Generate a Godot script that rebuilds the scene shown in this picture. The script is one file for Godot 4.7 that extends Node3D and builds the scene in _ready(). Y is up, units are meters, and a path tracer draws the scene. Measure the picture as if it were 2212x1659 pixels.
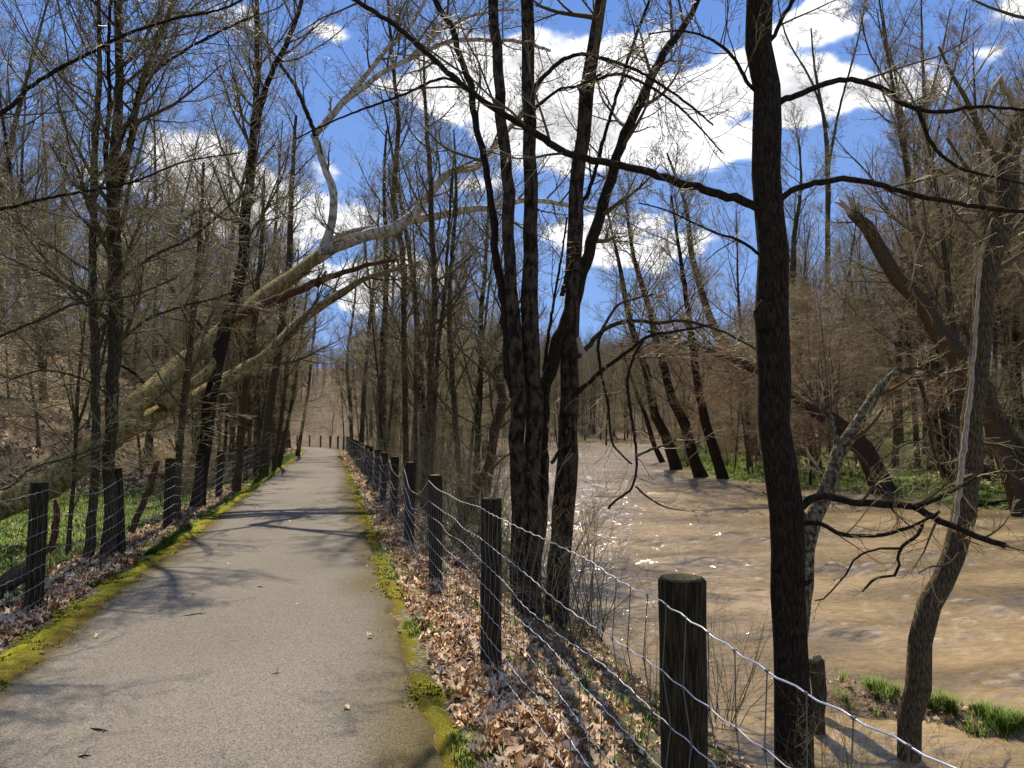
extends Node3D
# A paved trail between wire fences, a flooded brown river on the right, bare spring woods all round.
# World: x to the right of the trail, y up, the trail runs to -z; the eye stands 1.6 m above the tarmac.

var rng := RandomNumberGenerator.new()
var M := {}
var names := {}
const WATER := -1.0
const XB := [[-20.0, 3.3], [8.0, 3.2], [14.0, 3.9], [40.0, 6.2], [60.0, 14.5], [117.0, 37.0], [125.0, 47.0], [135.0, 65.0], [150.0, 150.0], [400.0, 900.0]]
const XF := [[-30.0, 17.0], [0.0, 19.0], [20.0, 20.5], [37.0, 20.0], [55.0, 25.0], [100.0, 45.0], [110.0, 55.0], [120.0, 80.0], [140.0, 220.0], [400.0, 1500.0]]
const XH := [[-20.0, -10.0], [14.0, -10.0], [26.0, -9.0], [45.0, -3.9], [400.0, -3.6]]
const PL := -2.1
const PR := 0.55
var fn := FastNoiseLite.new()
var fine := FastNoiseLite.new()


# ---------------------------------------------------------------- helpers
func lin(r: float, g: float, b: float) -> Color:
	return Color(r, g, b).linear_to_srgb()


func ss(a: float, b: float, x: float) -> float:
	var t := clampf((x - a) / (b - a), 0.0, 1.0)
	return t * t * (3.0 - 2.0 * t)


func pw(tab: Array, s: float) -> float:
	if s <= tab[0][0]:
		return tab[0][1]
	for i in range(1, tab.size()):
		if s <= tab[i][0]:
			return tab[i - 1][1] + (tab[i][1] - tab[i - 1][1]) * (s - tab[i - 1][0]) / (tab[i][0] - tab[i - 1][0])
	return tab[tab.size() - 1][1]


func bend(s: float) -> float:   # how far the trail has swung to the left at distance s
	if s < 62.0:
		return 0.0
	return 0.012 * (s - 62.0) * (s - 62.0) if s < 130.0 else 55.49 + 1.63 * (s - 130.0)


func seg_d(p: Vector2, a: Vector2, b: Vector2) -> float:
	var t := clampf((p - a).dot(b - a) / (b - a).length_squared(), 0.0, 1.0)
	return p.distance_to(a + (b - a) * t)


func terr(x: float, z: float) -> float:
	var s := -z
	var xb := pw(XB, s)
	var xf := pw(XF, s)
	var xr := x + bend(s)
	var y := 0.0
	if x < xb:
		if xr >= -2.3:
			var t := clampf((xr - 1.0) / maxf(0.5, xb + bend(s) - 1.0), 0.0, 1.0)
			y = -0.03 - 0.97 * ss(0.0, 1.0, t) - 0.12 * ss(0.97, 1.0, t)
		else:
			var xh := pw(XH, s)
			y = -0.03
			if xr < -2.7:
				y -= 0.42 * (1.0 - ss(-4.6, -2.7, xr)) * (1.0 - ss(24.0, 42.0, s))
			if xr < xh:
				y += 34.0 * (1.0 - exp(-0.5 * (xh - xr) / 34.0)) * ss(0.0, 3.0, xh - xr)
	elif x < xf:
		y = -1.12 - 0.6 * ss(0.0, 2.0, minf(x - xb, xf - x))
		if s < 12.0 and x < 9.0:
			var d := seg_d(Vector2(x, z), Vector2(4.89, -6.79), Vector2(5.99, -5.26))
			y = maxf(y, -0.9 - d * 0.42 - 0.25 * ss(0.2, 0.9, d))
	else:
		var d2 := x - xf
		y = -1.12 + 0.45 * ss(0.0, 2.5, d2)
		if d2 > 12.0:
			y += 27.0 * (1.0 - exp(-0.45 * (d2 - 12.0) / 27.0)) * ss(0.0, 8.0, d2 - 12.0)
	if s > 150.0:
		y += 0.17 * minf(150.0, s - 150.0) * ss(150.0, 190.0, s)
	return y


func bump(x: float, z: float) -> float:   # small unevenness of the ground away from the trail
	var xr := x + bend(-z)
	var k := maxf(ss(0.6, 1.2, xr), 1.0 - ss(-2.9, -2.3, xr))
	return fn.get_noise_2d(x * 3.0, z * 3.0) * 0.09 * k + fn.get_noise_2d(x * 14.0, z * 14.0) * 0.025 * k


func gy(x: float, z: float) -> float:
	return terr(x, z) + bump(x, z)


func numbered(called: String) -> String:
	names[called] = names.get(called, -1) + 1
	return called if names[called] == 0 else "%s_%03d" % [called, names[called]]


func tag(o: Node3D, label: String, category: String, group := "", kind := "") -> void:
	if label:
		o.set_meta("label", label)
	if category:
		o.set_meta("category", category)
	if group:
		o.set_meta("group", group)
	if kind:
		o.set_meta("kind", kind)


func thing(called: String, label: String, category: String, at: Vector3, group := "") -> Node3D:
	var o := Node3D.new()
	o.name = numbered(called)
	o.position = at
	add_child(o, true)
	tag(o, label, category, group)
	return o


class Buf:
	var v := PackedVector3Array()
	var n := PackedVector3Array()
	var c := PackedColorArray()
	var i := PackedInt32Array()

	func mesh() -> ArrayMesh:
		var a := []
		a.resize(Mesh.ARRAY_MAX)
		a[Mesh.ARRAY_VERTEX] = v
		a[Mesh.ARRAY_NORMAL] = n
		if c.size():
			a[Mesh.ARRAY_COLOR] = c
		a[Mesh.ARRAY_INDEX] = i
		var m := ArrayMesh.new()
		m.add_surface_from_arrays(Mesh.PRIMITIVE_TRIANGLES, a)
		return m


func put(called: String, m: Mesh, mat: Material, parent: Node3D, at := Vector3.ZERO) -> MeshInstance3D:
	var o := MeshInstance3D.new()
	o.name = called if parent != self else numbered(called)
	o.mesh = m
	o.material_override = mat
	o.position = at
	parent.add_child(o, true)
	return o


func rd() -> Vector3:
	return Vector3(rng.randf() - 0.5, rng.randf() - 0.5, rng.randf() - 0.5) * 2.0


var circles := {}


func circle(sides: int) -> PackedVector2Array:
	if not circles.has(sides):
		var p := PackedVector2Array()
		for j in sides:
			p.append(Vector2(cos(TAU * j / sides), sin(TAU * j / sides)))
		circles[sides] = p
	return circles[sides]


func tube(b: Buf, pts: PackedVector3Array, rad: PackedFloat32Array, sides: int, lump := 0.0, cap := false) -> void:
	var n := pts.size()
	var base := b.v.size()
	var ring := circle(sides)
	var t := (pts[1] - pts[0]).normalized()
	var a := t.cross(Vector3.RIGHT if absf(t.x) < 0.8 else Vector3.UP).normalized()
	for k in n:
		var nt := (pts[mini(k + 1, n - 1)] - pts[maxi(k - 1, 0)]).normalized()
		a = (a - nt * a.dot(nt)).normalized()
		var c := nt.cross(a)
		var p := pts[k]
		var r := rad[k]
		for j in sides:
			var d := a * ring[j].x + c * ring[j].y
			var rr := r
			if lump > 0.0:
				rr *= 1.0 + lump * fine.get_noise_3dv((p + d * r) * 60.0) + lump * 1.6 * fine.get_noise_3dv(Vector3(d.x * 18.0, p.y * 3.0, d.z * 18.0) + p * 2.0)
			b.v.append(p + d * rr)
			b.n.append(d)
	for k in n - 1:
		var q := base + k * sides
		for j in sides:
			var j2 := (j + 1) % sides
			b.i.append_array(PackedInt32Array([q + j, q + sides + j, q + sides + j2, q + j, q + sides + j2, q + j2]))
	if cap:
		var e := b.v.size()
		var dir := (pts[n - 1] - pts[n - 2]).normalized()
		b.v.append(pts[n - 1] + dir * rad[n - 1] * 0.15)
		b.n.append(dir)
		for j in sides:
			b.v.append(b.v[base + (n - 1) * sides + j])
			b.n.append(dir)
		for j in sides:
			b.i.append_array(PackedInt32Array([e, e + 1 + (j + 1) % sides, e + 1 + j]))


# ---------------------------------------------------------------- trees
# A bough and everything that grows on it. level 1 limb, 2 branch, 3 twig, 4 twiglet.
const SEGS := [0, 8, 5, 4, 2]
const SIDES := [0, 6, 5, 3, 3]
var kids_of := [0, 7, 6, 4, 0]
var lift := [0.0, 0.10, 0.06, 0.03, 0.02]
var wob := [0.0, 0.16, 0.2, 0.24, 0.25]
var deepest := 4
var thinnest := 0.0016
var spread_lo := 28.0
var spread_hi := 58.0
var flat := 0.0


func bough(wood: Buf, twig: Buf, p: Vector3, dir: Vector3, length: float, r: float, level: int) -> void:
	var n: int = SEGS[level]
	var step := length / n
	var pts := PackedVector3Array()
	var rad := PackedFloat32Array()
	var d := dir
	var r1 := maxf(r * 0.25, thinnest * 0.8)
	var up: float = lift[level]
	var w: float = wob[level]
	for k in n + 1:
		pts.append(p)
		rad.append(lerpf(r, r1, float(k) / n))
		d += rd() * w
		d.y += up
		if flat > 0.0 and level > 1:
			d.y *= 1.0 - flat
		d = d.normalized()
		p += d * step
	tube(wood if level < 3 else twig, pts, rad, SIDES[level])
	if level >= deepest:
		return
	var kids := int(kids_of[level] * rng.randf_range(0.7, 1.3) + 0.5)
	for k in kids:
		var t := lerpf(0.15 if level > 1 else 0.22, 1.0, (k + rng.randf()) / kids)
		var f := minf(t * n, n - 0.01)
		var i := int(f)
		var at := pts[i].lerp(pts[i + 1], f - i)
		var along := (pts[i + 1] - pts[i]).normalized()
		var side := along.cross(rd()).normalized()
		if flat > 0.0:
			side = (side * Vector3(1, 1.0 - flat, 1)).normalized()
		var ang := deg_to_rad(rng.randf_range(spread_lo, spread_hi))
		var nd := along * cos(ang) + side * sin(ang)
		bough(wood, twig, at, nd, length * rng.randf_range(0.32, 0.62) * (1.15 - 0.55 * t), maxf(lerpf(r, r1, t) * 0.55, thinnest), level + 1)


var h_at: Node3D
var h_wood: Buf
var h_twig: Buf
var h_grow: Array


func fresh(t: Node3D) -> void:
	h_at = t
	h_wood = Buf.new()
	h_twig = Buf.new()
	h_grow = []
	rng.seed = hash(str(t.name))


func smooth_line(pts: Array, step: float) -> Array:   # Catmull-Rom through world points with radii
	var out := []
	var n := pts.size()
	for k in n - 1:
		var p0: Vector4 = pts[maxi(k - 1, 0)]
		var p1: Vector4 = pts[k]
		var p2: Vector4 = pts[k + 1]
		var p3: Vector4 = pts[mini(k + 2, n - 1)]
		var gap := Vector3(p2.x - p1.x, p2.y - p1.y, p2.z - p1.z).length()
		var m := clampi(int(gap / step), 1, 14)
		for j in m:
			var u := float(j) / m
			out.append(0.5 * (2.0 * p1 + (p2 - p0) * u + (2.0 * p0 - 5.0 * p1 + 4.0 * p2 - p3) * u * u + (3.0 * p1 - p0 - 3.0 * p2 + p3) * u * u * u))
	out.append(pts[n - 1])
	return out


# One stem or bough of the tree in hand, following points measured in the world (w is the radius).
func limb(part: String, pts: Array, mat: Material, sides: int, kids := 0, klen := 1.0, t0 := 0.3, lev := 1, wobble := 0.02, up := 0.05, label := "") -> void:
	var biggest := 0.0
	for q in pts:
		biggest = maxf(biggest, q.w)
	var line := smooth_line(pts, maxf(0.04, biggest * 1.5))
	var pp := PackedVector3Array()
	var rr := PackedFloat32Array()
	for k in line.size():
		var q: Vector4 = line[k]
		var amp := minf(q.w * 0.3, wobble) if k > 0 else 0.0
		pp.append(Vector3(q.x, q.y, q.z) + rd() * amp - h_at.position)
		rr.append(maxf(q.w, 0.0012) * rng.randf_range(0.97, 1.03))
	var b := Buf.new()
	tube(b, pp, rr, sides, 0.07 if sides >= 14 else 0.11, true)
	var o := put(part, b.mesh(), mat, h_at)
	if label:
		o.set_meta("label", label)
	if kids:
		h_grow.append([pp, rr, kids, klen, t0, lev])


func clothe(mat: Material, coarse: float) -> void:
	thinnest = 0.0016 * coarse
	for g in h_grow:
		var pp: PackedVector3Array = g[0]
		var rr: PackedFloat32Array = g[1]
		var n := pp.size() - 1
		for k in g[2]:
			var t := lerpf(g[4], 1.0, (k + rng.randf()) / g[2])
			var f := minf(t * n, n - 0.01)
			var i := int(f)
			var along := (pp[i + 1] - pp[i]).normalized()
			var side := along.cross(rd()).normalized()
			var ang := deg_to_rad(rng.randf_range(35.0, 70.0))
			bough(h_wood, h_twig, pp[i].lerp(pp[i + 1], f - i), along * cos(ang) + side * sin(ang), g[3] * rng.randf_range(0.6, 1.25) * (1.2 - 0.5 * t), clampf(rr[i] * 0.45, thinnest * 1.5, 0.035), g[5])
	finish(mat)


func finish(mat: Material = null) -> void:
	if h_wood.i.size():
		put("boughs", h_wood.mesh(), M.bark_bough, h_at).set_meta("kind", "stuff")
	if h_twig.i.size():
		put("twigs", h_twig.mesh(), mat, h_at).set_meta("kind", "stuff")


# A whole grown tree at the origin: [trunk mesh, bough mesh, twig mesh].
func grown(sd: int, height: float, r: float, bare: float, limbs: int, limb_len: float, coarse: float, lean := 0.05) -> Array:
	rng.seed = sd
	thinnest = 0.0016 * coarse
	var b := Buf.new()
	var wood := Buf.new()
	var twig := Buf.new()
	var pp := PackedVector3Array([Vector3(0, -0.5, 0)])
	var rr := PackedFloat32Array([r * 1.5])
	var p := Vector3.ZERO
	var d := Vector3(rng.randf_range(-1, 1) * lean, 1, rng.randf_range(-1, 1) * lean).normalized()
	var n := 14
	for k in n + 1:
		pp.append(p)
		rr.append(lerpf(r, r * 0.12, pow(float(k) / n, 1.15)) * (1.2 if k == 0 else 1.0))
		d = (d + rd() * 0.055 + Vector3(0, 0.04, 0)).normalized()
		p += d * height / n
	tube(b, pp, rr, 9, 0.14)
	if rng.randf() < 0.6:   # a second leader
		var k := rng.randi_range(4, 8)
		var q := pp[k]
		var dd := (Vector3(rng.randf_range(-1, 1), 0, rng.randf_range(-1, 1)).normalized() * 0.4 + Vector3.UP).normalized()
		var p2 := PackedVector3Array()
		var r2 := PackedFloat32Array()
		var m := 9
		for j in m + 1:
			p2.append(q)
			r2.append(lerpf(rr[k] * 0.75, rr[k] * 0.12, float(j) / m))
			dd = (dd + rd() * 0.08 + Vector3(0, 0.09, 0)).normalized()
			q += dd * height * 0.62 / m
		tube(b, p2, r2, 8, 0.1)
		for j in int(limbs * 0.5):
			var t := lerpf(0.2, 1.0, (j + rng.randf()) / (limbs * 0.5))
			var i := mini(int(t * m), m - 1)
			var a := rng.randf() * TAU
			var ang := deg_to_rad(rng.randf_range(30, 62))
			bough(wood, twig, p2[i].lerp(p2[i + 1], rng.randf()), Vector3(cos(a) * sin(ang), cos(ang), sin(a) * sin(ang)), limb_len * (1.15 - 0.6 * t) * rng.randf_range(0.6, 1.1), r2[i] * 0.5, 1)
	for k in limbs:
		var t := lerpf(bare, 1.0, (k + rng.randf()) / limbs)
		var i := mini(int(1 + t * n), n)
		var a := k * 2.4 + rng.randf()
		var ang := deg_to_rad(rng.randf_range(28, 75))
		bough(wood, twig, pp[i].lerp(pp[i + 1], rng.randf()), Vector3(cos(a) * sin(ang), cos(ang), sin(a) * sin(ang)), limb_len * (1.2 - 0.65 * t) * rng.randf_range(0.55, 1.15), rr[i] * 0.45, 1)
	return [b.mesh(), wood.mesh(), twig.mesh()]


func shrub(sd: int, height: float, stems: int) -> Array:
	rng.seed = sd
	thinnest = 0.0018
	var wood := Buf.new()
	var twig := Buf.new()
	for k in stems:
		var a := rng.randf() * TAU
		var lean := rng.randf_range(0.05, 0.7)
		bough(wood, twig, Vector3(cos(a) * 0.15 * rng.randf(), -0.05, sin(a) * 0.15 * rng.randf()), Vector3(cos(a) * lean, 1, sin(a) * lean).normalized(), height * rng.randf_range(0.5, 1.1), rng.randf_range(0.004, 0.011), 2)
	return [wood.mesh(), twig.mesh()]


const LOOKS := [[-9999, "at the left edge"], [90, "behind the nearest left post"], [190, "by the close trunk pair"], [260, "right of the trunk pair"], [400, "behind the forked trunk"], [520, "under the sycamore limb"], [640, "beside the sky gap"], [760, "left of the wavy trunk"], [880, "left of the crooked trunk"], [1040, "behind the stem clump"], [1260, "right of the stem clump"], [1450, "behind the flooded trunks"], [1640, "behind the thick near trunk"], [1720, "right of the thick trunk"], [1840, "behind the mossy arch"], [1960, "near the snapped trunk"], [2080, "behind the curved trunk"]]


func seen_at(x: float, y: float, z: float) -> Vector2:   # how far to the right, and how deep, a place lies from where the visitor stands
	var a := deg_to_rad(13.1)
	var depth := x * sin(a) - z * cos(a)
	return Vector2(1106.0 + 1660.0 * (x * cos(a) + z * sin(a)) / maxf(depth, 0.1), depth)


func whereabouts(x: float, z: float) -> String:
	var q := seen_at(x, 0.0, z)
	var text := ""
	for k in LOOKS:
		if q.x >= k[0]:
			text = k[1]
	return text


func visible_from_trail(x: float, z: float, spare: float) -> bool:
	var q := seen_at(x, 0.0, z)
	return q.y > 1.0 and q.x > -spare and q.x < 2212.0 + spare


func plant(meshes: Array, mats: Array, parts: Array, called: String, label: String, category: String, group: String, x: float, z: float, turn: float, size: float, tilt := 0.0) -> Node3D:
	var o := thing(called, label, category, Vector3(x, terr(x, z) - 0.04, z), group)
	o.rotation = Vector3(tilt * cos(turn), turn, tilt * sin(turn * 1.7))
	o.scale = Vector3.ONE * size
	for k in meshes.size():
		var c := put(parts[k], meshes[k], mats[k], o)
		if parts[k] == "twigs" or parts[k] == "boughs" or parts[k] == "stems":
			c.set_meta("kind", "stuff")
	return o


func seed_balls(t: Node3D) -> void:   # the hanging seed balls of the sycamore
	var s := SphereMesh.new()
	s.radius = 0.021
	s.height = 0.042
	s.radial_segments = 7
	s.rings = 4
	var where := []
	rng.seed = 91
	var v := h_twig.v
	for k in 700:
		var p := v[rng.randi_range(0, v.size() - 1)]
		if p.y > 5.5:
			where.append(Transform3D(Basis(), p + Vector3(0, -0.05 - 0.06 * rng.randf(), 0)))
	scatter("seed_balls", s, M.seed, where, t)


func scatter(called: String, m: Mesh, mat: Material, where: Array, parent: Node3D = self, tint: Array = []) -> MultiMeshInstance3D:
	var mm := MultiMesh.new()
	mm.transform_format = MultiMesh.TRANSFORM_3D
	mm.use_colors = tint.size() > 0
	mm.mesh = m
	mm.instance_count = where.size()
	for k in where.size():
		mm.set_instance_transform(k, where[k])
		if tint.size():
			mm.set_instance_color(k, tint[k])
	var o := MultiMeshInstance3D.new()
	o.name = called if parent != self else numbered(called)
	o.multimesh = mm
	o.material_override = mat
	parent.add_child(o, true)
	o.set_meta("kind", "stuff")
	return o


# ---------------------------------------------------------------- materials
func noise(freq: float, type := FastNoiseLite.TYPE_SIMPLEX, oct := 4, sd := 1) -> FastNoiseLite:
	var f := FastNoiseLite.new()
	f.noise_type = type
	f.frequency = freq
	f.seed = sd
	f.fractal_octaves = oct
	return f


func ramp(stops: Array) -> Gradient:
	var g := Gradient.new()
	var o := PackedFloat32Array()
	var c := PackedColorArray()
	for s in stops:
		o.append(s[0])
		c.append(lin(s[1], s[2], s[3]))
	g.offsets = o
	g.colors = c
	return g


func tex(f: FastNoiseLite, g: Gradient, size := 512) -> NoiseTexture2D:
	var t := NoiseTexture2D.new()
	t.width = size
	t.height = size
	t.seamless = true
	t.noise = f
	t.color_ramp = g
	return t


func skin(called: String, t: Texture2D, scale: Vector3, rough: float, relief: Texture2D = null, cm := 0.0) -> StandardMaterial3D:
	var m := StandardMaterial3D.new()
	m.resource_name = called
	m.albedo_texture = t
	m.roughness = rough
	m.uv1_triplanar = true
	m.uv1_world_triplanar = true
	m.uv1_scale = scale
	m.metallic_specular = 0.25
	if relief:
		m.heightmap_enabled = true
		m.heightmap_texture = relief
		m.heightmap_scale = cm
	return m


func plain(called: String, c: Color, rough := 0.85) -> StandardMaterial3D:
	var m := StandardMaterial3D.new()
	m.resource_name = called
	m.albedo_color = c
	m.roughness = rough
	m.metallic_specular = 0.25
	return m


func materials() -> void:
	var furrow := tex(noise(0.03, FastNoiseLite.TYPE_SIMPLEX, 5, 3), ramp([[0.25, 0, 0, 0], [0.75, 1, 1, 1]]))
	var tall := Vector3(2.6, 0.5, 2.6)
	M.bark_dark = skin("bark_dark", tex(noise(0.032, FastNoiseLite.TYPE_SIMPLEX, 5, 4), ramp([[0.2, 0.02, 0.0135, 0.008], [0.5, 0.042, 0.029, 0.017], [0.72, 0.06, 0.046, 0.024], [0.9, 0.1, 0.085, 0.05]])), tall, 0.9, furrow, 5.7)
	M.bark_grey = skin("bark_grey", tex(noise(0.032, FastNoiseLite.TYPE_SIMPLEX, 5, 5), ramp([[0.2, 0.05, 0.038, 0.02], [0.5, 0.105, 0.08, 0.043], [0.8, 0.18, 0.145, 0.08]])), tall, 0.9, furrow, 5.7)
	M.bark_brown = skin("bark_brown", tex(noise(0.032, FastNoiseLite.TYPE_SIMPLEX, 5, 6), ramp([[0.2, 0.05, 0.033, 0.018], [0.5, 0.11, 0.074, 0.042], [0.8, 0.18, 0.13, 0.078]])), tall, 0.9, furrow, 5.7)
	M.bark_red = skin("bark_red", tex(noise(0.032, FastNoiseLite.TYPE_SIMPLEX, 5, 7), ramp([[0.2, 0.05, 0.028, 0.02], [0.5, 0.1, 0.06, 0.044], [0.8, 0.17, 0.11, 0.08]])), tall, 0.9, furrow, 7.6)
	M.bark_ridge = skin("bark_ridge", tex(noise(0.032, FastNoiseLite.TYPE_SIMPLEX, 5, 8), ramp([[0.25, 0.07, 0.052, 0.028], [0.5, 0.19, 0.145, 0.076], [0.8, 0.34, 0.28, 0.16]])), Vector3(4.5, 0.7, 4.5), 0.9, furrow, 11.4)
	var blot := noise(0.012, FastNoiseLite.TYPE_SIMPLEX, 5, 9)
	M.bark_patch = skin("bark_patch", tex(blot, ramp([[0.25, 0.016, 0.011, 0.007], [0.4, 0.032, 0.022, 0.013], [0.5, 0.075, 0.052, 0.031], [0.85, 0.13, 0.1, 0.066]])), Vector3(1.6, 0.7, 1.6), 0.9, furrow, 4.8)
	M.bark_moss = skin("bark_moss", tex(noise(0.014, FastNoiseLite.TYPE_SIMPLEX, 5, 10), ramp([[0.3, 0.05, 0.042, 0.022], [0.44, 0.1, 0.1, 0.022], [0.54, 0.26, 0.22, 0.14], [0.8, 0.38, 0.34, 0.25]])), Vector3(2.5, 1.5, 2.5), 0.9, furrow, 3.8)
	M.syc_low = skin("sycamore_scaly", tex(noise(0.016, FastNoiseLite.TYPE_CELLULAR, 3, 11), ramp([[0.1, 0.06, 0.036, 0.013], [0.33, 0.2, 0.14, 0.045], [0.55, 0.38, 0.3, 0.1], [0.9, 0.5, 0.43, 0.2]])), Vector3(1.7, 0.9, 1.7), 0.85, furrow, 3.0)
	M.syc_up = skin("sycamore_pale", tex(noise(0.012, FastNoiseLite.TYPE_SIMPLEX, 5, 12), ramp([[0.2, 0.13, 0.11, 0.075], [0.34, 0.26, 0.225, 0.155], [0.44, 0.42, 0.375, 0.27], [0.8, 0.54, 0.49, 0.38]])), Vector3(0.9, 0.5, 0.9), 0.8)
	M.dead_red = skin("dead_wood", tex(noise(0.032, FastNoiseLite.TYPE_SIMPLEX, 5, 13), ramp([[0.2, 0.05, 0.02, 0.012], [0.5, 0.13, 0.055, 0.032], [0.8, 0.24, 0.13, 0.08]])), tall, 0.9, furrow, 3.0)
	M.wood_pale = skin("bare_wood", tex(noise(0.02, FastNoiseLite.TYPE_SIMPLEX, 4, 14), ramp([[0.2, 0.22, 0.17, 0.11], [0.8, 0.46, 0.39, 0.28]])), Vector3(6, 1, 6), 0.85)
	M.bark_bough = plain("bough", lin(0.1, 0.078, 0.038))
	M.twig = plain("twig", lin(0.31, 0.255, 0.125), 0.5)
	M.twig_dark = plain("twig_dark", lin(0.2, 0.165, 0.08), 0.5)
	M.twig_red = plain("twig_red", lin(0.3, 0.175, 0.1), 0.6)
	M.seed = plain("seed_ball", lin(0.1, 0.07, 0.04))
	# fence
	M.post = skin("weathered_post", tex(noise(0.032, FastNoiseLite.TYPE_SIMPLEX, 5, 15), ramp([[0.25, 0.018, 0.013, 0.007], [0.5, 0.042, 0.032, 0.015], [0.8, 0.085, 0.07, 0.032]])), Vector3(5.0, 0.35, 5.0), 0.9, furrow, 1.5)
	M.post_top = skin("post_end", tex(noise(0.02, FastNoiseLite.TYPE_SIMPLEX, 4, 16), ramp([[0.3, 0.09, 0.075, 0.03], [0.7, 0.22, 0.18, 0.08]])), Vector3(6, 6, 6), 0.95)
	var w := plain("galvanised_wire", lin(0.68, 0.7, 0.73), 0.4)
	w.metallic = 0.5
	w.metallic_specular = 0.5
	M.wire = w
	var w2 := plain("dull_wire", lin(0.16, 0.155, 0.15), 0.5)
	w2.metallic = 0.6
	M.stay = w2
	# ground
	var tar := tex(noise(0.45, FastNoiseLite.TYPE_VALUE, 2, 17), ramp([[0.15, 0.22, 0.215, 0.21], [0.42, 0.62, 0.6, 0.57], [0.62, 0.82, 0.79, 0.73], [0.7, 1.0, 0.97, 0.86]]), 1024)
	M.path = skin("tarmac", tar, Vector3(0.42, 0.42, 0.42), 0.85, tar, 0.4)
	M.path.vertex_color_use_as_albedo = true
	var litter := tex(noise(0.05, FastNoiseLite.TYPE_CELLULAR, 3, 18), ramp([[0.1, 0.25, 0.23, 0.2], [0.45, 0.62, 0.6, 0.56], [0.8, 1.0, 1.0, 1.0]]), 1024)
	M.ground = skin("forest_floor", litter, Vector3(0.5, 0.5, 0.5), 0.95, litter, 4.0)
	M.ground.vertex_color_use_as_albedo = true
	var mo := tex(noise(0.06, FastNoiseLite.TYPE_SIMPLEX, 4, 19), ramp([[0.2, 0.45, 0.45, 0.4], [0.7, 1, 1, 1]]))
	M.moss = skin("moss", mo, Vector3(2.2, 2.2, 2.2), 1.0, mo, 2.0)
	M.moss.vertex_color_use_as_albedo = true
	var rip := tex(noise(0.012, FastNoiseLite.TYPE_SIMPLEX, 6, 20), ramp([[0.15, 0, 0, 0], [0.85, 1, 1, 1]]), 1024)
	var fl := noise(0.016, FastNoiseLite.TYPE_SIMPLEX, 6, 21)
	M.water = skin("muddy_water", tex(fl, ramp([[0.2, 0.74, 0.74, 0.74], [0.8, 1, 1, 1]]), 1024), Vector3(0.16, 0.16, 0.4), 0.12, rip, 2.5)
	M.water.vertex_color_use_as_albedo = true
	M.water.metallic_specular = 0.5
	M.leaf = plain("dead_leaf", Color(1, 1, 1), 0.6)
	M.leaf.vertex_color_use_as_albedo = true
	M.leaf.backlight_enabled = true
	M.leaf.backlight = Color(0.35, 0.26, 0.16)
	M.grass = plain("grass_blade", Color(1, 1, 1), 0.6)
	M.grass.vertex_color_use_as_albedo = true
	M.grass.backlight_enabled = true
	M.grass.backlight = Color(0.5, 0.6, 0.2)


# ---------------------------------------------------------------- sky
const CLOUDS := [[9.0, 24.5, 4.5, 3.2, 1.0], [15.0, 25.0, 6.0, 3.6, 1.0], [20.0, 23.0, 7.0, 4.2, 1.1], [27.0, 23.0, 7.0, 3.0, 1.0], [34.0, 22.3, 7.0, 2.4, 0.9], [39.0, 21.5, 4.0, 1.4, 0.7], [12.0, 19.0, 5.0, 2.2, 0.7], [14.0, 22.0, 6.0, 2.6, 0.9], [22.0, 20.5, 5.0, 2.4, 0.9], [28.0, 20.8, 6.0, 2.4, 0.9], [19.0, 14.0, 4.5, 2.2, 0.9], [24.0, 13.0, 4.0, 1.6, 0.7], [25.0, 18.8, 5.0, 1.0, 0.5],
	[-8.0, 16.8, 6.5, 3.0, 1.0], [-2.0, 15.0, 5.0, 2.2, 0.9], [-6.0, 27.0, 3.5, 1.2, 0.75], [-2.0, 27.6, 3.0, 0.7, 0.6], [35.0, 27.0, 5.0, 1.8, 0.7], [46.0, 23.0, 2.5, 1.0, 0.6], [49.0, 25.5, 5.0, 2.0, 0.8], [3.0, 11.0, 6.0, 2.5, 0.8]]


func sky_image() -> Image:
	var w := 3072
	var h := 1536
	var im := Image.create(w, h, false, Image.FORMAT_RGBF)
	var big := noise(1.0, FastNoiseLite.TYPE_SIMPLEX, 4, 31)
	var puff := noise(3.2, FastNoiseLite.TYPE_SIMPLEX, 6, 32)
	for y in h:
		var el := (0.5 - (y + 0.5) / h) * 180.0
		if el < -1.0:
			for x in w:
				im.set_pixel(x, y, Color(0.12, 0.11, 0.085))
			continue
		var e := deg_to_rad(el)
		var t := pow(clampf(1.0 - el / 80.0, 0.0, 1.0), 2.2)
		var blue := Color(0.048, 0.14, 0.46).lerp(Color(0.23, 0.38, 0.69), t)
		var ce := cos(e)
		var se := sin(e)
		var near := el < 36.0
		for x in w:
			var az := (x + 0.5) / w * 360.0
			if az > 180.0:
				az -= 360.0
			var ar := deg_to_rad(az)
			var d := Vector3(sin(ar) * ce, se * 2.0 + 0.0, -cos(ar) * ce)
			var c := 0.0
			if near and az > -40.0 and az < 65.0:
				for q in CLOUDS:
					var ax: float = (az - q[0]) / q[2]
					var ey: float = (el - q[1]) / q[3]
					var k := ax * ax + ey * ey
					if k < 4.0:
						c = maxf(c, q[4] * exp(-k * 0.7))
				c = c * 0.75 - 0.36
			else:
				c = big.get_noise_3dv(d * 2.4) * 0.9 - 0.2
			var p := puff.get_noise_3dv(d * 2.4)
			c += p * 0.4
			var a := ss(-0.03, 0.13, c)
			var shade := 0.96 - 0.4 * ss(0.1, 0.42, c) * clampf(0.45 + 1.5 * puff.get_noise_3dv(d * 1.6 + Vector3(3, 1, 2)), 0.0, 1.0)
			im.set_pixel(x, y, blue.lerp(Color(shade, shade * 1.0, shade * 1.015), a * 0.97))
	return im


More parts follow.
